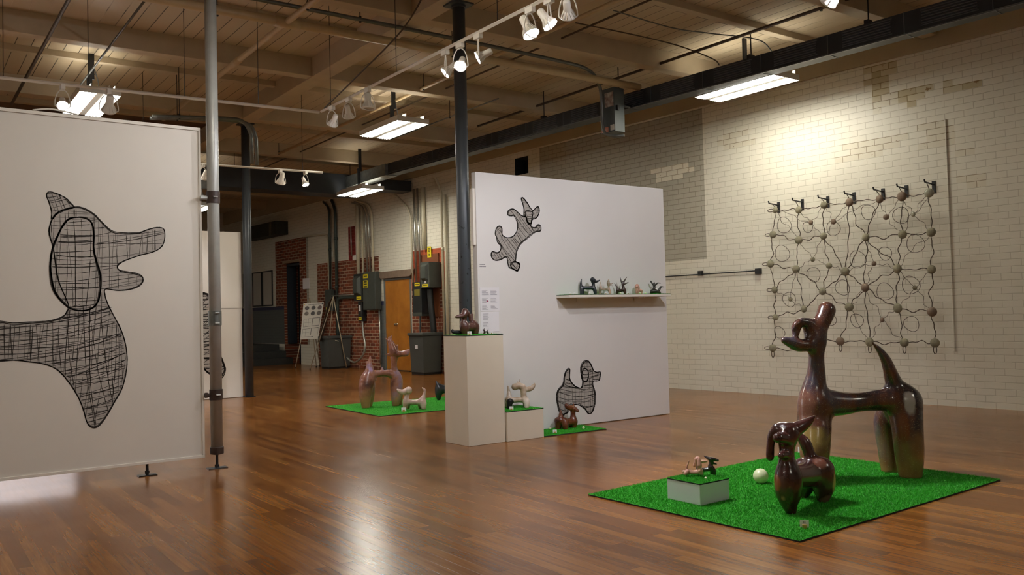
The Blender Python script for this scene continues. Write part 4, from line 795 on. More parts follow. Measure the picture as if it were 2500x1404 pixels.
# ------------------------------------------------------------------ glazed clay dogs
def glaze(name, cols, rough=.22, scale=4.0, foot=None, spots=(), coat=.3, detail=5, streak=1.0, speck=None):
    """cols: dark to light ramp; foot: (colour, z0, z1) bare clay fading in towards the feet; spots: (pos, radii, colour) glaze patches"""
    n = NT(name); tc = n.coords()
    mp = n.n('ShaderNodeMapping'); mp.inputs['Scale'].default_value = (1, 1, 1 / streak); n.l(tc, mp.inputs[0])
    f = n.noise(mp.outputs[0], scale, detail, .6); k = len(cols)
    c = n.ramp(f, [(.30 + .42 * i / max(k - 1, 1), srgb(x)) for i, x in enumerate(cols)])
    if foot:
        sx = n.n('ShaderNodeSeparateXYZ'); n.l(tc, sx.inputs[0])
        zz = n.math('ADD', sx.outputs[2], n.math('MULTIPLY', n.math('SUBTRACT', n.noise(tc, scale * 1.3, 3), .5), (foot[2] - foot[1]) * 1.6))
        mr = n.n('ShaderNodeMapRange'); mr.inputs[1].default_value = foot[1]; mr.inputs[2].default_value = foot[2]; mr.inputs[3].default_value = 1; mr.inputs[4].default_value = 0
        n.l(zz, mr.inputs[0]); c = n.mix(mr.outputs[0], c, srgb(foot[0]))
    for p, r, col in spots:
        m2 = n.n('ShaderNodeMapping', vector_type='POINT'); m2.inputs['Scale'].default_value = tuple(1 / q for q in r); m2.inputs['Location'].default_value = tuple(-a / q for a, q in zip(p, r)); n.l(tc, m2.inputs[0])
        ln = n.n('ShaderNodeVectorMath', operation='LENGTH'); n.l(m2.outputs[0], ln.inputs[0])
        d = n.math('ADD', ln.outputs['Value'], n.math('MULTIPLY', n.math('SUBTRACT', n.noise(tc, 18, 3), .5), .5))
        c = n.mix(n.ramp(d, [(.72, 1.0), (1.0, 0.0)]), c, srgb(col))
    if speck: c = n.mix(n.ramp(n.noise(tc, 120, 2), [(.62, 0.0), (.68, .5)]), c, srgb(speck))
    n.base(c); n.set(Roughness=rough); n.b.inputs['Coat Weight'].default_value = coat; n.b.inputs['Coat Roughness'].default_value = .12
    n.bump(n.noise(tc, 30, 3), .08, .004); return n.m
def dog(key, name, label, mat, res=70, k=.25, floor=0.0, clip=True, rs=1.0):
    p, L, neg = DOGS[key]; L = [[(x, y, z, r * rs) for x, y, z, r in c] for c in L]
    o = clay(name, L, mat, None, res, k, neg, floor, clip); o.location = p
    return tag(o, label, 'dog sculpture')
g_big = glaze('dark raku glaze', ['1d1b22', '33292c', '5a3527', '47414c', '6c5f66'], .24, 3.2, ('8a6a3c', .02, .42), [((-.102, -.107, .635), (.05, .06, .13), '98928e'), ((-.113, -.044, .42), (.05, .06, .16), '6a3a22'), ((-.8, .39, .62), (.12, .12, .16), '6d4638'), ((-.78, .33, .36), (.16, .14, .13), '8c7440')], .5, streak=1.8, speck='9a8a66')
dog('big', 'dog_sculpture', 'biggest glazed dog sculpture with raised ear and tall curved tail', g_big, 120, .30, MT, rs=1.09)
g_small = glaze('brown smoke glaze', ['22100c', '3a1d18', '4b2a26', '57343a'], .26, 4.5, None, [((-.100, -.075, .205), (.035, .04, .028), 'c08a5a'), ((-.104, -.01, .113), (.025, .04, .04), '9c7250'), ((.50, .01, .15), (.05, .06, .10), 'b98a5e'), ((-.09, .05, .22), (.05, .06, .06), '74401f'), ((.392, .03, .31), (.05, .07, .06), '6d4436'), ((.50, .02, .03), (.10, .10, .05), '7b564c')], .5)
dog('small', 'dog_sculpture', 'dark brown dog sculpture facing the camera with one lifted ear, beside the ball', g_small, 110, .22, MT, rs=1.08)
tan = glaze('pinkish tan clay', ['a9796a', 'c0917e', 'd2a994'], .35, 9, None, coat=.15)
iron = glaze('dark iron glaze', ['1a1413', '2b211e', '3a2c28'], .22, 9)
brown = glaze('brown lilac glaze', ['3a2019', '55332a', '6a4a4c'], .32, 7, ('4a3522', 0, .08), coat=.3)
black = glaze('matt black clay', ['0d0c0c', '181615'], .5, 9, coat=0)
ivory = glaze('ivory and sand glaze', ['8a755c', 'b09a84', 'cbbcae', 'd8d0ca'], .28, 6)
rust = glaze('rust brown glaze', ['3a1a0e', '5a2b18', '6d3d20', '8a6232'], .24, 9)
spik = glaze('clay brown and violet glaze', ['3d211c', '6e4030', '93604a', '8a6c82', 'b08058'], .3, 3.6, ('9a7448', .03, .30), [((.03, -.18, .62), (.10, .12, .12), '9e86b4')])
pup = glaze('pale pink glaze', ['b08e80', 'd2b4a8', 'e2cfc6'], .3, 5, ('a07c58', 0, .1))
slate = glaze('slate glaze', ['15181d', '23272d', '343a42'], .32, 6)
navy = glaze('blue black glaze', ['12161c', '1b2129', '262d36'], .4, 9)
beige = glaze('beige two tone glaze', ['57503c', '8f7f68', 'c09a84', 'cfae9c'], .4, 9)
umber = glaze('umber glaze', ['1f1410', '35211b', '4a2c28'], .3, 9)
olive = glaze('dark olive glaze', ['15150f', '242319', '3a3226'], .35, 9)
dog('boxtan', 'dog_figurine', 'small tan dog figurine with long ears on the white box', tan, 80, .2, .008)
dog('boxdark', 'dog_figurine', 'small dark dog figurine with open snout just behind the white box', iron, 80, .2, MT)
dog('pedbrown', 'dog_figurine', 'brown duck headed dog figurine on the tall pedestal', brown, 80, .2, .0)
dog('pedblack', 'dog_figurine', 'low black dog figurine at the left edge of the tall pedestal top', black, 60, .2, .0)
dog('pedtiny', 'dog_figurine', 'tiny dark terrier figurine on the right of the tall pedestal top', umber, 60, .15, .0)
o = dog('spedwhite', 'dog_figurine', 'ivory dog figurine with big snout on the low pedestal', ivory, 80, .2, .0)
hl = clay('hind_leg', DOGS['spedleg'][1], black, o, 50, .2, (), -.001); hl['label'] = 'black glazed hind leg'
dog('matbrown', 'dog_figurine', 'rust brown dog figurine on the floor grass strip below the drawing', rust, 80, .2, MT)
dog('spiky', 'dog_sculpture', 'tall reddish dog sculpture covered in thorny spikes at the back', spik, 190, .13, MT, rs=1.1)
dog('puppy', 'dog_sculpture', 'pale pink puppy sculpture in front of the spiky dog', pup, 80, .2, MT)
dog('matdark', 'dog_sculpture', 'slate grey dog sculpture half hidden behind the tall pedestal', slate, 70, .2, MT)
dog('shblack', 'dog_figurine', 'blue black dog figurine at the left of the shelf', navy, 70, .2, .002)
dog('shtan', 'dog_figurine', 'beige pointed head dog figurine second on the shelf', beige, 70, .15, .002)
dog('shhorn', 'dog_figurine', 'dark brown dog figurine with two long horns on the shelf', umber, 70, .15, .002)
dog('shpup', 'dog_figurine', 'pinkish puppy figurine facing forward on the shelf', tan, 60, .15, .002)
dog('shlying', 'dog_figurine', 'dark two headed figurine at the right end of the shelf', olive, 70, .15, .002)
# ------------------------------------------------------------------ balls and numbered cards
BALL = simple('cream ball glaze', 'd6dcae', .35, var=.06, scale=14)
def ball(x, y, z, r, label):
    mb = MB(); mb.lathe([(r * math.sin(math.pi * i / 18) + (1e-7 if i in (0, 18) else 0), -r * math.cos(math.pi * i / 18) + r) for i in range(19)], None, 28)
    o = mb.build('clay_ball', BALL, smooth=True); o.location = (x, y, z); return tag(o, label, 'ball')
ball(5.565, 4.405, MT, .059, 'big cream clay ball on the large green mat')
ball(4.772, 4.265, .166, .0098, 'tiny cream ball beside the tan dog on the white box')
ball(6.66, 7.83, MT, .0165, 'small cream ball on the floor grass strip')
ball(6.35, 8.08, MT, .014, 'small cream ball behind the rust brown dog')
for x, l in ((7.46, 'tiny pale ball between the beige and the horned shelf dogs'), (7.80, 'tiny pale ball left of the pinkish shelf puppy'), (7.90, 'tiny pale ball right of the pinkish shelf puppy')): ball(x, 7.98, 1.613, .012, l)
WOODB = simple('pale wood block', 'b8924c', .5, var=.15, scale=30)
def words(txt, size, mat, parent, M):
    c = bpy.data.curves.new('text', 'FONT'); c.body = txt; c.size = size; c.align_x = 'CENTER'; c.extrude = .0003
    o = bpy.data.objects.new('tmp_text', c); COL.objects.link(o); bpy.context.view_layer.update()
    me = bpy.data.meshes.new_from_object(o.evaluated_get(bpy.context.evaluated_depsgraph_get())); COL.objects.unlink(o); bpy.data.objects.remove(o)
    me.materials.clear(); me.materials.append(mat); t = bpy.data.objects.new('number', me); COL.objects.link(t); t.parent = parent; t.matrix_local = M; return t
BLK = simple('black print', '2a2a2c', .7)
def card(x, y, z, s, label, rz, num=None, back=False):
    t = thing('number_card', label, 'number card', (x, y, z), rz)
    MB().box(-.30 * s, .30 * s, -.30 * s, .30 * s, 0, .55 * s).build('block', WOODB, t, bevel=.002)
    MB().box(-.62 * s, .62 * s, .0, .02 * s, .12 * s, 1.15 * s, Matrix.Rotation(-.12, 4, 'X')).build('card', PAPER, t)
    if num: words(num, .36 * s, BLK, t, Matrix.Rotation(-.12, 4, 'X') @ Matrix.Translation((0, -.004, .74 * s)) @ Matrix.Rotation(math.pi / 2, 4, 'X'))
    return t
fc = lambda x, y: math.atan2(y, x) - math.pi / 2
card(4.635, 3.345, MT, .044, 'number card with a wood block at the front corner of the large mat', fc(4.6, 3.35), '43')
card(6.985, 5.045, MT, .05, 'number card seen behind the tail of the dark brown dog', fc(7, 5.05), None)
card(5.50, 4.99, MT, .034, 'blank card behind the small dark dog at the white box', fc(5.4, 4.9))
card(5.06, 7.80, 1.181, .036, 'number card at the front of the tall pedestal top', fc(5.06, 7.8), '38')
card(5.42, 7.90, 1.181, .022, 'small card with wood block at the right corner of the tall pedestal', fc(5.42, 7.9))
card(5.585, 7.79, .33, .036, 'number card on the low pedestal before the ivory dog', fc(5.6, 7.8), '7')
card(6.20, 7.80, MT, .036, 'number card left of the rust brown dog on the floor strip', fc(6.2, 7.8), '5')
card(6.06, 11.15, MT, .055, 'number card in front of the pink puppy on the back mat', fc(6, 11), '4')
for x, l in ((6.645, 'leftmost card holder on the shelf'), (6.715, 'card holder left of the blue black shelf dog'), (6.955, 'card holder seen under the belly of the blue black shelf dog'), (7.22, 'card holder seen under the belly of the beige shelf dog'), (7.60, 'card holder right of the horned shelf dog')):
    card(x, 7.99, 1.613, .024, l, 0)
# ------------------------------------------------------------------ the big wire and stone net on the wall
STONE = simple('grey stone', '8d8870', .85, var=.3, scale=22, bump=.4); STONEB = simple('brown stone', '5f4f40', .85, var=.3, scale=22, bump=.4)
GLASS = simple('glass pebble', 'a8a894', .25, var=.2, scale=15)
WIRE = simple('rusty wire', '4f4132', .5, .3, var=.3, scale=30)
NU = sum(n[0] for n in NODES) / len(NODES)
net = thing('wire_net_sculpture', 'wall sculpture of pebbles joined by rusty wire in a square net', 'wall sculpture', M=WM(NU, .25, 1.9))
def nl(u, z, o=0.0): return Vector((u - NU, o, z - 1.9))
dark = {3, 4, 5, 13, 14, 15, 34, 35, 37, 27, 24}
for i, (u, z, r) in enumerate(NODES):
    mb = MB(); prof = [(r * math.sin(math.pi * j / 10) + 1e-7, r * .62 * -math.cos(math.pi * j / 10)) for j in range(11)]
    mb.lathe(prof, Matrix.Translation(nl(u, z)) @ Matrix.Rotation(math.pi / 2, 4, 'X') @ Matrix.Rotation(RNG.uniform(-.3, .3), 4, 'Y'), 16)
    o = mb.build('stone', STONEB if i in dark else (GLASS if i in (6, 16) else STONE), net, smooth=True)
    if i in dark: o['label'] = 'brown stone'
def wirepts(a, b, wob, n=14):
    a = Vector(a); b = Vector(b); d = b - a; pr = Vector((-d.z, 0, d.x)).normalized() if d.length > 0 else Vector((1, 0, 0))
    p1, p2 = RNG.random(2) * 6.28; A = wob * d.length * RNG.uniform(.5, 1); out = []
    for i in range(n + 1):
        t = i / n; e = math.sin(math.pi * t); out.append(a + d * t + pr * (A * e * (.6 * math.sin(2 * math.pi * t + p1) + .35 * math.sin(5 * t * math.pi + p2))) + Vector((0, .012 * math.sin(7 * t + p2), 0)))
    return out
thick = [(0, 1), (1, 2), (2, 3), (3, 4), (4, 5), (5, 6), (0, 7), (1, 8), (2, 9), (3, 19), (3, 10), (4, 10), (5, 11), (6, 12), (7, 8), (8, 9), (9, 19), (10, 11), (11, 12), (7, 17), (8, 18), (9, 23), (23, 26), (10, 19), (10, 27), (10, 20), (11, 20), (12, 21), (17, 18), (19, 27), (20, 21), (20, 27), (17, 25), (18, 25), (18, 31), (18, 26), (19, 26), (19, 32), (20, 33), (21, 34), (26, 31), (26, 32), (27, 32), (27, 33), (27, 38), (25, 30), (30, 31), (33, 34), (33, 39), (34, 40), (30, 36), (32, 37), (37, 38), (38, 39), (39, 40), (36, 37)]
thin = [(0, 13), (1, 13), (2, 13), (13, 9), (2, 14), (3, 14), (14, 9), (4, 15), (5, 15), (15, 11), (5, 16), (6, 16), (16, 12), (6, 11), (8, 22), (9, 22), (22, 18), (22, 23), (23, 19), (19, 24), (24, 20), (24, 27), (10, 24), (25, 28), (18, 28), (28, 31), (20, 29), (21, 29), (29, 33), (29, 34), (27, 35), (35, 38), (35, 39), (33, 35), (32, 38), (0, 8), (4, 14), (12, 20), (32, 27)]
P = [nl(u, z) for u, z, r in NODES]
for a, b in thick: MB().tube(wirepts(P[a], P[b], .10), .0066, 6).build('wire', WIRE, net, smooth=True)
for a, b in thin: MB().tube(wirepts(P[a], P[b], .13), .0034, 5).build('fine_wire', WIRE, net, smooth=True)
for u, z, r in LOOPS:
    ph = RNG.random() * 6.28; pts = []
    for i in range(34):
        a = ph + i / 33 * (2 * math.pi * 1.06); rr = r * (1 + .05 * math.sin(3 * a + ph)); pts.append(nl(u + rr * math.cos(a), z + rr * math.sin(a), -.02 + .02 * math.sin(a)))
    MB().tube(pts, .0042, 5).build('wire_ring', WIRE, net, smooth=True)
for i, dx, dz in [(0, 1, 0), (7, 1, 0), (17, 1, 0), (25, 1, 0), (30, 1, 0), (36, 1, 0), (36, 0, -1), (37, 0, -1), (38, 0, -1), (39, 0, -1), (40, 0, -1)]:
    u, z, r = NODES[i]; c = P[i] + Vector((dx, 0, dz)) * (r + .03)
    pts = [c + (Vector((dx, 0, dz)) * math.cos(a) * .055 + Vector((dz, 0, dx)) * math.sin(a) * .022) for a in [2 * math.pi * j / 16 for j in range(17)]]
    MB().tube(pts, .006, 5).build('wire_eye', WIRE, net, smooth=True)
HOOKS = [(7.73, 3.0), (7.31, 3.0), (6.88, 2.99), (6.46, 3.0), (6.02, 3.0), (5.68, 3.0), (5.30, 3.01)]
names = ['leftmost', 'second from left', 'third from left', 'middle', 'third from right', 'second from right', 'rightmost']
for i, (u, z) in enumerate(HOOKS):
    h = thing('wall_hook', 'black hook bracket holding the wire net, %s of the seven' % names[i], 'hook', M=WM(u, 0, z), group='hook brackets above the wire net')
    MB().box(-.025, .025, .0, .012, -.10, .07).build('plate', BLACKM, h, bevel=.003)
    n0 = NODES[i]; du = n0[0] - u; dz = n0[1] - z
    MB().tube([(0, .01, .02), (0, .27, .035), (0, .285, .07)], .011, 6).build('arm', BLACKM, h)
    MB().tube(smoothpath([(0, .23, .04), (du * .5, .24, .03 + dz * .3), (du, .25, dz + n0[2] * .9)], 4), .006, 5).build('hanger_wire', WIRE, h)
rl = thing('wall_rail', 'thin dark rail on the brick wall right of the white panel', 'rail', M=WM(9.2, .03, 2.0))
MB().tube([(-1.02, 0, 0), (2.4, 0, 0)], .010, 6).build('rod', BLACKM, rl)
MB().box(-1.12, -1.03, -.03, .04, -.055, .035).build('end_bracket', BLACKM, rl, bevel=.004); MB().box(.05, .13, -.03, .03, -.02, .06).build('bracket', BLACKM, rl, bevel=.004)
# ------------------------------------------------------------------ electrical gear, conduits and pictures on the far part of the brick wall
ELEC = simple('electrical grey green', '4d514a', .45, .2, var=.15); ELECD = simple('electrical dark grey', '2a2c2b', .45, .1, var=.2)
YEL = simple('yellow warning label', 'd8c51e', .5); YPR = simple('label print', '4a4318', .7)
def label(parent, u0, u1, y, z0, z1, n=2, name='warning_label'):
    m = MB(); m.mat(0).box(u0, u1, y, y + .003, z0, z1)
    for i in range(n):
        zz = z1 - (i + .5) * (z1 - z0) / n; m.mat(1).box(u0 + .15 * (u1 - u0), u1 - .15 * (u1 - u0), y + .003, y + .0035, zz - (z1 - z0) * .12, zz + (z1 - z0) * .10)
    return m.build(name, [YEL, YPR], parent)
def wbox(name, text, cat, u0, u1, d, z0, z1, mat, y0=.02, bev=.008):
    t = thing(name, text, cat, M=WM(u0, 0, z0)); MB().box(0, u1 - u0, y0, d, 0, z1 - z0).build('enclosure', mat, t, bevel=bev); return t
t = wbox('electrical_cabinet', 'wide grey electrical cabinet left of the double doors', 'electrical box', 19.85, 20.5, .20, 1.60, 2.62, ELEC)
MB().box(.02, .63, .20, .212, .02, 1.0).build('cabinet_door', ELEC, t, bevel=.004); label(t, .35, .60, .213, .86, .97, 1); label(t, .37, .60, .213, .60, .80, 3)
t = wbox('disconnect_switch', 'dark switch box with a rounded cover left of the wide cabinet', 'electrical box', 20.55, 21.0, .20, 1.86, 2.60, ELECD)
MB().add([(.06, .20, .15), (.38, .20, .15), (.38, .20, .68), (.06, .20, .68), (.10, .30, .22), (.34, .30, .22), (.34, .30, .60), (.10, .30, .60)], [(4, 5, 6, 7), (0, 1, 5, 4), (1, 2, 6, 5), (2, 3, 7, 6), (3, 0, 4, 7)]).build('handle_cover', ELEC, t, bevel=.02); label(t, .05, .30, .201, .03, .12, 1)
t = wbox('junction_box', 'small dark box hanging below the rounded switch box', 'electrical box', 20.65, 20.85, .16, 1.30, 1.84, ELECD); label(t, .02, .18, .161, .03, .12, 1); MB().box(.06, .14, .16, .165, .28, .44).build('white_tag', PAPER, t)
t = wbox('junction_box', 'grey box behind the easel at the left of the red brick', 'electrical box', 22.42, 22.75, .16, 1.62, 2.24, ELEC); label(t, .05, .28, .161, .0, .10, 1)
wbox('junction_box', 'small white box under the red stained strip', 'electrical box', 21.05, 21.25, .08, 3.0, 3.14, HOUS)
ply = wbox('backboard', 'brown plywood backboard behind the switch boxes right of the doors', 'board', 17.15, 17.95, .03, 1.38, 2.92, simple('brown plywood', '7a4526', .6, var=.2, scale=2), 0.002, .002)
t = wbox('disconnect_switch', 'grey green meter box with a domed cover on the brown backboard', 'electrical box', 17.05, 17.42, .38, 2.08, 2.70, ELEC, .031)
MB().add([(.04, .38, .17), (.30, .38, .17), (.30, .38, .57), (.04, .38, .57), (.07, .45, .22), (.27, .45, .22), (.27, .45, .52), (.07, .45, .52)], [(4, 5, 6, 7), (0, 1, 5, 4), (1, 2, 6, 5), (2, 3, 7, 6), (3, 0, 4, 7)]).build('domed_cover', ELEC, t, bevel=.015); label(t, .05, .30, .381, .02, .09, 1); MB().box(.12, .2, .38, .384, .11, .16).build('white_tag', PAPER, t)
t = wbox('transformer_box', 'black box below the meter box in front of the double doors', 'electrical box', 17.46, 17.85, .34, 1.44, 2.24, ELECD, .031); label(t, .06, .28, .341, .70, .78, 1); MB().mat(0).box(.06, .30, .34, .345, .46, .62).build('olive_label', simple('olive label', '6f651c', .6), t); MB().box(0, .39, .05, .345, -.04, .05).build('bottom_trough', ELEC, t, bevel=.01)
s = thing('warning_sign', 'upright yellow warning sign above the meter box', 'sign', M=WM(17.44, 0, 2.84))
m = MB(); m.mat(0).box(0, .16, .035, .04, 0, .27)
for i in range(6): m.mat(1).box(.05, .11, .04, .0405, .03 + .036 * i, .05 + .036 * i)
m.build('plate', [YEL, YPR], s)
SIL = simple('bright steel conduit', 'b4b4aa', .28, .8, var=.1, scale=9); CRP = simple('cream conduit paint', 'c6bea4', .45, var=.08); GRN = simple('dark green conduit', '45504a', .4, .4, var=.2)
def wc(pts, r, mat, lab, joints=()):
    o = MB().tube(pts, r, 8).build('conduit_pipe', mat, smooth=True); o.matrix_world = WM(); tag(o, lab, 'conduit')
    for u, y, z in joints: MB().tube([(u, y, z - .04), (u, y, z + .04)], r * 1.35, 8).build('coupling', mat, o, smooth=True)
y = .06
wc(smoothpath([(24.3, y, 3.93), (23.3, y, 3.9), (22.85, y, 3.86), (22.72, y, 3.7), (22.70, y, 3.3)]) + [(22.68, y, 2.24)], .028, CRP, 'conduit coming from the left wall corner and bending down to the grey box')
wc(smoothpath([(22.95, y, 4.85), (22.66, y, 4.65), (22.6, y, 4.4)]) + [(22.60, y, 2.24)], .035, GRN, 'thick dark conduit dropping straight to the grey box', [(22.60, y, 3.4)])
wc([(22.50, y, 4.6), (22.46, y, 3.3), (22.53, y, 2.24)], .018, SIL, 'thin crooked conduit between the two dark conduits')
wc(smoothpath([(22.45, y, 4.85), (22.26, y, 4.55), (22.23, y, 4.3)]) + [(22.23, y, .02)], .042, GRN, 'long dark green conduit running down to the floor behind the easel', [(22.23, y, 3.7), (22.23, y, 2.3)])
wc([(22.6, .12, 2.05), (20.99, .12, 2.05)], .02, SIL, 'thin horizontal conduit between the grey box and the switch box')
wc(smoothpath([(20.99, .10, 1.98), (21.9, .10, 1.98), (22.08, .10, 1.9), (22.12, .10, 1.7)]) + [(22.12, .10, .05)], .045, GRN, 'thick dark conduit turning down from the switch box to the floor')
wc([(21.35, y, 3.95), (21.33, y, 3.14)], .02, SIL, 'short conduit above the small white box')
wc([(20.94, .07, 4.55), (20.94, .07, 2.60)], .055, CRP, 'thick cream pipe above the rounded switch box')
wc([(20.70, .06, 4.55), (20.70, .06, 2.60)], .03, CRP, 'cream pipe next to the thick cream pipe')
wc([(20.55, .05, 4.2), (20.55, .05, 2.60)], .012, PIPED, 'thin brown pipe above the switch box')
for u, u2, l in ((20.45, 20.40, 'left'), (20.30, 20.26, 'middle'), (20.12, 20.1, 'right')):
    wc(smoothpath([(u + .75, .1, 4.62), (u + .2, .1, 4.45), (u, .1, 4.15)]) + [(u2, .1, 2.61)], .026 if l != 'right' else .034, SIL if l != 'right' else CRP, 'bright conduit slanting down to the wide cabinet, %s of three' % l, [(u2, .1, 3.55)] if l == 'middle' else ())
wc([(19.90, .06, 1.60), (19.88, .06, .15)], .024, SIL, 'thin grey pole running down below the wide cabinet')
wc(smoothpath([(18.9, .12, 4.56), (18.45, .12, 4.25), (18.26, .1, 4.0), (18.22, .1, 3.7)]) + [(18.17, .1, 2.24)], .026, CRP, 'conduit bending in from the crosswise duct above the doors')
wc([(18.08, .08, 4.6), (18.05, .08, 2.24)], .03, SIL, 'bright conduit at the right edge of the double doors'); wc([(17.93, .08, 4.6), (17.86, .08, 2.24)], .026, SIL, 'second bright conduit beside the doors')
wc([(17.70, .06, 4.6), (17.70, .06, 3.05)], .055, CRP, 'thick cream pipe right of the door conduits')
wc(smoothpath([(17.05, .14, 4.75), (16.95, .1, 4.5), (16.90, .08, 4.35)]) + [(16.90, .07, .05)], .032, CRP, 'tall conduit just left of the black column', [(16.90, .07, 3.0)])
wc([(16.78, .06, 4.3), (16.78, .06, .05)], .036, CRP, 'cream pipe behind the black column'); wc([(16.83, .05, 1.9), (16.83, .05, .05)], .03, GRN, 'dark lower pipe behind the black column')
wc(smoothpath([(17.3, .2, 2.08), (17.26, .19, 1.6), (17.2, .18, 1.1)]) + [(17.2, .18, .9)], .075, ELECD, 'thick dark conduit below the meter box')
wc([(17.95, .06, 1.44), (17.98, .06, .02)], .022, BLACKM, 'thin black pipe down the edge of the double doors')
wc(smoothpath([(20.66, .14, 1.3), (20.62, .14, .95), (20.50, .16, .62), (20.60, .20, .35), (20.9, .24, .18), (21.15, .26, .22), (21.3, .28, .30)]), .030, SIL, 'grey flexible hose curling above the floor by the far bins')
# framed posters, notice and dark unit
FRB = simple('black picture frame', '121212', .35)
POST = simple('grey poster print', 'b6aea2', .3, var=.06, scale=2)
for u0, u1, l in ((26.66, 27.43, 'nearest framed grey poster beside the brick doorway'), (27.50, 28.24, 'second framed grey poster from the doorway'), (28.31, 29.05, 'third framed poster, next to the distant column')):
    p = thing('framed_poster', l, 'framed picture', M=WM(u0, 0, 1.86)); w_ = u1 - u0; h = 1.17; f = MB()
    f.box(0, w_, .003, .035, 0, .04).box(0, w_, .003, .035, h - .04, h).box(0, .035, .003, .035, .04, h - .04).box(w_ - .035, w_, .003, .035, .04, h - .04); f.build('frame', FRB, p)
    MB().box(.035, w_ - .035, .003, .02, .04, h - .04).build('print', POST, p)
p = thing('notice_sheet', 'white notice sheet on the brick edge of the doorway', 'notice', M=WM(24.05, 0, 2.32)); MB().box(0, .43, .002, .012, 0, .33).build('sheet', PAPER, p)
a = thing('wall_unit', 'dark ventilation unit high on the far end of the brick wall', 'ventilation unit', M=WM(25.45, 0, 4.10)); MB().box(0, 2.6, .01, .42, 0, .42).build('casing', simple('dark unit casing', '2e3024', .6, var=.2), a)
for k_ in (.35, 2.0): MB().box(k_, k_ + .12, .42, .44, -.02, .42).build('strap', simple('unit strap', '55503f', .6), a)
# ------------------------------------------------------------------ bins and easels
BIN = simple('grey plastic', '4a4d4a', .45, var=.08); BINB = simple('black base', '131413', .6)
def bin_(label_, u, off, w_, d, h, tagq):
    t = thing('waste_bin', label_, 'bin', M=WM(u, off, 0)); m = MB(); a = .03
    vs = [(a, -d + a, .05), (w_ - a, -d + a, .05), (w_ - a, -a, .05), (a, -a, .05), (0, -d, h), (w_, -d, h), (w_, 0, h), (0, 0, h)]
    m.add(vs, [(3, 2, 1, 0), (4, 5, 6, 7), (0, 1, 5, 4), (1, 2, 6, 5), (2, 3, 7, 6), (3, 0, 4, 7)]); m.build('body', BIN, t, bevel=.01)
    MB().box(-.03, w_ + .03, -d - .02, .03, h, h + .07).build('lid', BIN, t, bevel=.012)
    MB().box(.04, w_ - .04, -d + .04, -.04, 0, .05).build('base', BINB, t)
    if tagq: MB().box(.22, .33, -.004, .004, .62, .71, ).build('sticker', PAPER, t)
bin_('grey waste bin with a white sticker right of the double doors', 17.02, .62, .60, .56, .93, True)
bin_('grey waste bin in the dark beside the easels', 21.45, .78, .50, .72, .84, False)
ALU = simple('pale easel tube', 'b9ab92', .4, .3); BRD = simple('white board', 'd8d2c6', .6); BRN = simple('brown board back', '4e3c28', .7, var=.1)

def easel(lab, base, feet, top, bar=None):
    t = thing('easel', lab, 'easel', base); o = Vector(base)
    for f_ in feet:
        L = MB().tube([Vector(f_) - o + Vector((0, 0, .02)), Vector(top) - o], .014, 8).build('leg', ALU, t, smooth=True)
        MB().tube([Vector(f_) - o, Vector(f_) - o + Vector((0, 0, .035))], .018, 8).build('rubber_foot', BLACKM, L)
    if bar: MB().tube([Vector(bar[0]) - o, Vector(bar[1]) - o], .010, 8).build('cross_bar', ALU, t)
    return t
def slab(name, corners, th, mat, parent, base):
    """flat board from four corners (bottom left, bottom right, top right, top left)"""
    o = Vector(base); c = [Vector(p) - o for p in corners]; nn = (c[1] - c[0]).cross(c[3] - c[0]).normalized() * th
    return MB().add(c + [p - nn for p in c], [(0, 1, 2, 3), (7, 6, 5, 4), (0, 4, 5, 1), (1, 5, 6, 2), (2, 6, 7, 3), (3, 7, 4, 0)]).build(name, mat, parent)
EB = (9.72, 23.6, 0)
easel('thin pale easel carrying the white floor plan board', EB, [(9.405, 23.72, 0), (9.95, 23.50, 0), (10.25, 23.95, 0)], (9.93, 23.86, 2.02))
bd = [(9.571, 23.735, .812), (10.041, 23.542, .82), (10.257, 23.583, 1.878), (9.718, 23.805, 1.854)]
pb = thing('poster_board', 'white board with six round photos over floor plans on the easel', 'poster board', EB)
slab('board', bd, .012, BRD, pb, EB)
c0 = [Vector(p) - Vector(EB) for p in bd]; fx = c0[1] - c0[0]; fz = c0[3] - c0[0]; fn = fx.cross(fz).normalized()
fdr = (c0[2] - c0[3]) - fx
def bpt(a, b, lift=.003): return c0[0] + fx * a + fz * b + fdr * (a * b) + fn * lift
PH = [simple('photo print %d' % i, c, .5, var=.5, scale=40, c2=d) for i, (c, d) in enumerate((('6d625e', '3b3638'), ('5a5552', '2d2a2b'), ('7d6660', '584c48'), ('4a4644', '8d8278'), ('554c4a', '2e2a2a'), ('8a7d72', '3e3a38')))]
for i in range(6):
    cxx, cyy = (.20, .52, .83)[i % 3], (.86, .71)[i // 3]; vs = [bpt(cxx + .105 * math.cos(a), cyy + .055 * math.sin(a), .004) for a in [2 * math.pi * j / 24 for j in range(24)]]
    MB().add(vs, [tuple(range(24))]).build('round_photo', PH[i], pb)
INKD = simple('dark plan ink', '3a3836', .7)
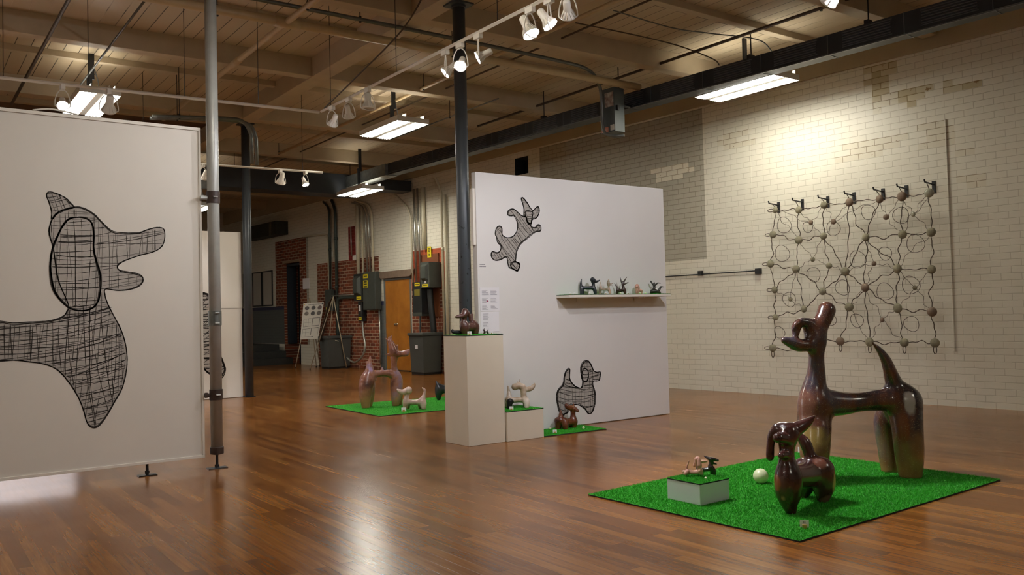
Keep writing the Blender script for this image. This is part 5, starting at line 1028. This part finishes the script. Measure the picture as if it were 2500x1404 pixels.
def plan(lines, name):
    m = MB()
    for a0, b0, a1, b1, w_ in lines:
        d = Vector((a1 - a0, (b1 - b0) * 2)); n2 = Vector((-d.y, d.x)).normalized() * w_
        m.add([bpt(a0 + n2.x, b0 + n2.y / 2), bpt(a1 + n2.x, b1 + n2.y / 2), bpt(a1 - n2.x, b1 - n2.y / 2), bpt(a0 - n2.x, b0 - n2.y / 2)], [(0, 1, 2, 3)])
    m.build(name, INKD, pb)
plan([(.10, .56, .48, .57, .006), (.10, .34, .48, .36, .008), (.10, .34, .10, .56, .006), (.55, .36, .92, .37, .012), (.55, .58, .92, .58, .012), (.55, .36, .55, .58, .012), (.92, .37, .92, .58, .012), (.22, .35, .22, .56, .004), (.34, .35, .34, .57, .004), (.10, .45, .48, .46, .004)], 'floor_plan')
plan([(.08, .06, .50, .07, .008), (.08, .28, .50, .29, .008), (.08, .06, .08, .28, .006), (.54, .10, .54, .30, .012), (.54, .30, .92, .31, .012), (.92, .08, .92, .31, .006), (.54, .06, .70, .07, .012), (.08, .18, .45, .19, .004), (.25, .08, .25, .28, .004)], 'floor_plan')
plan([(.22 + .055 * i, .955, .262 + .055 * i, .956, .012) for i in range(12)], 'title_line')
m = MB(); m.add([bpt(.90, .945), bpt(.98, .945), bpt(.98, .985), bpt(.90, .985)], [(0, 1, 2, 3)]); m.build('black_logo', BLACKM, pb)
m = MB(); m.add([bpt(.02, .95), bpt(.10, .95), bpt(.06, .985)], [(0, 1, 2)]); m.build('yellow_logo', simple('orange yellow print', 'd8a83a', .6), pb)
E2 = (9.6, 22.4, 0)
easel('thin pale easel seen from the side before the dark bin', E2, [(9.333, 22.477, 0), (10.21, 22.02, 0), (9.98, 22.85, 0)], (9.958, 22.25, 2.005), ((9.72, 22.30, .86), (10.05, 22.16, .76)))
br_ = thing('poster_board', 'brown backed board seen edge on leaning on the second easel', 'poster board', E2)
slab('board', [(9.53, 22.36, .747), (9.76, 22.60, .80), (10.03, 22.47, 1.985), (9.80, 22.23, 1.83)], .012, BRN, br_, E2)
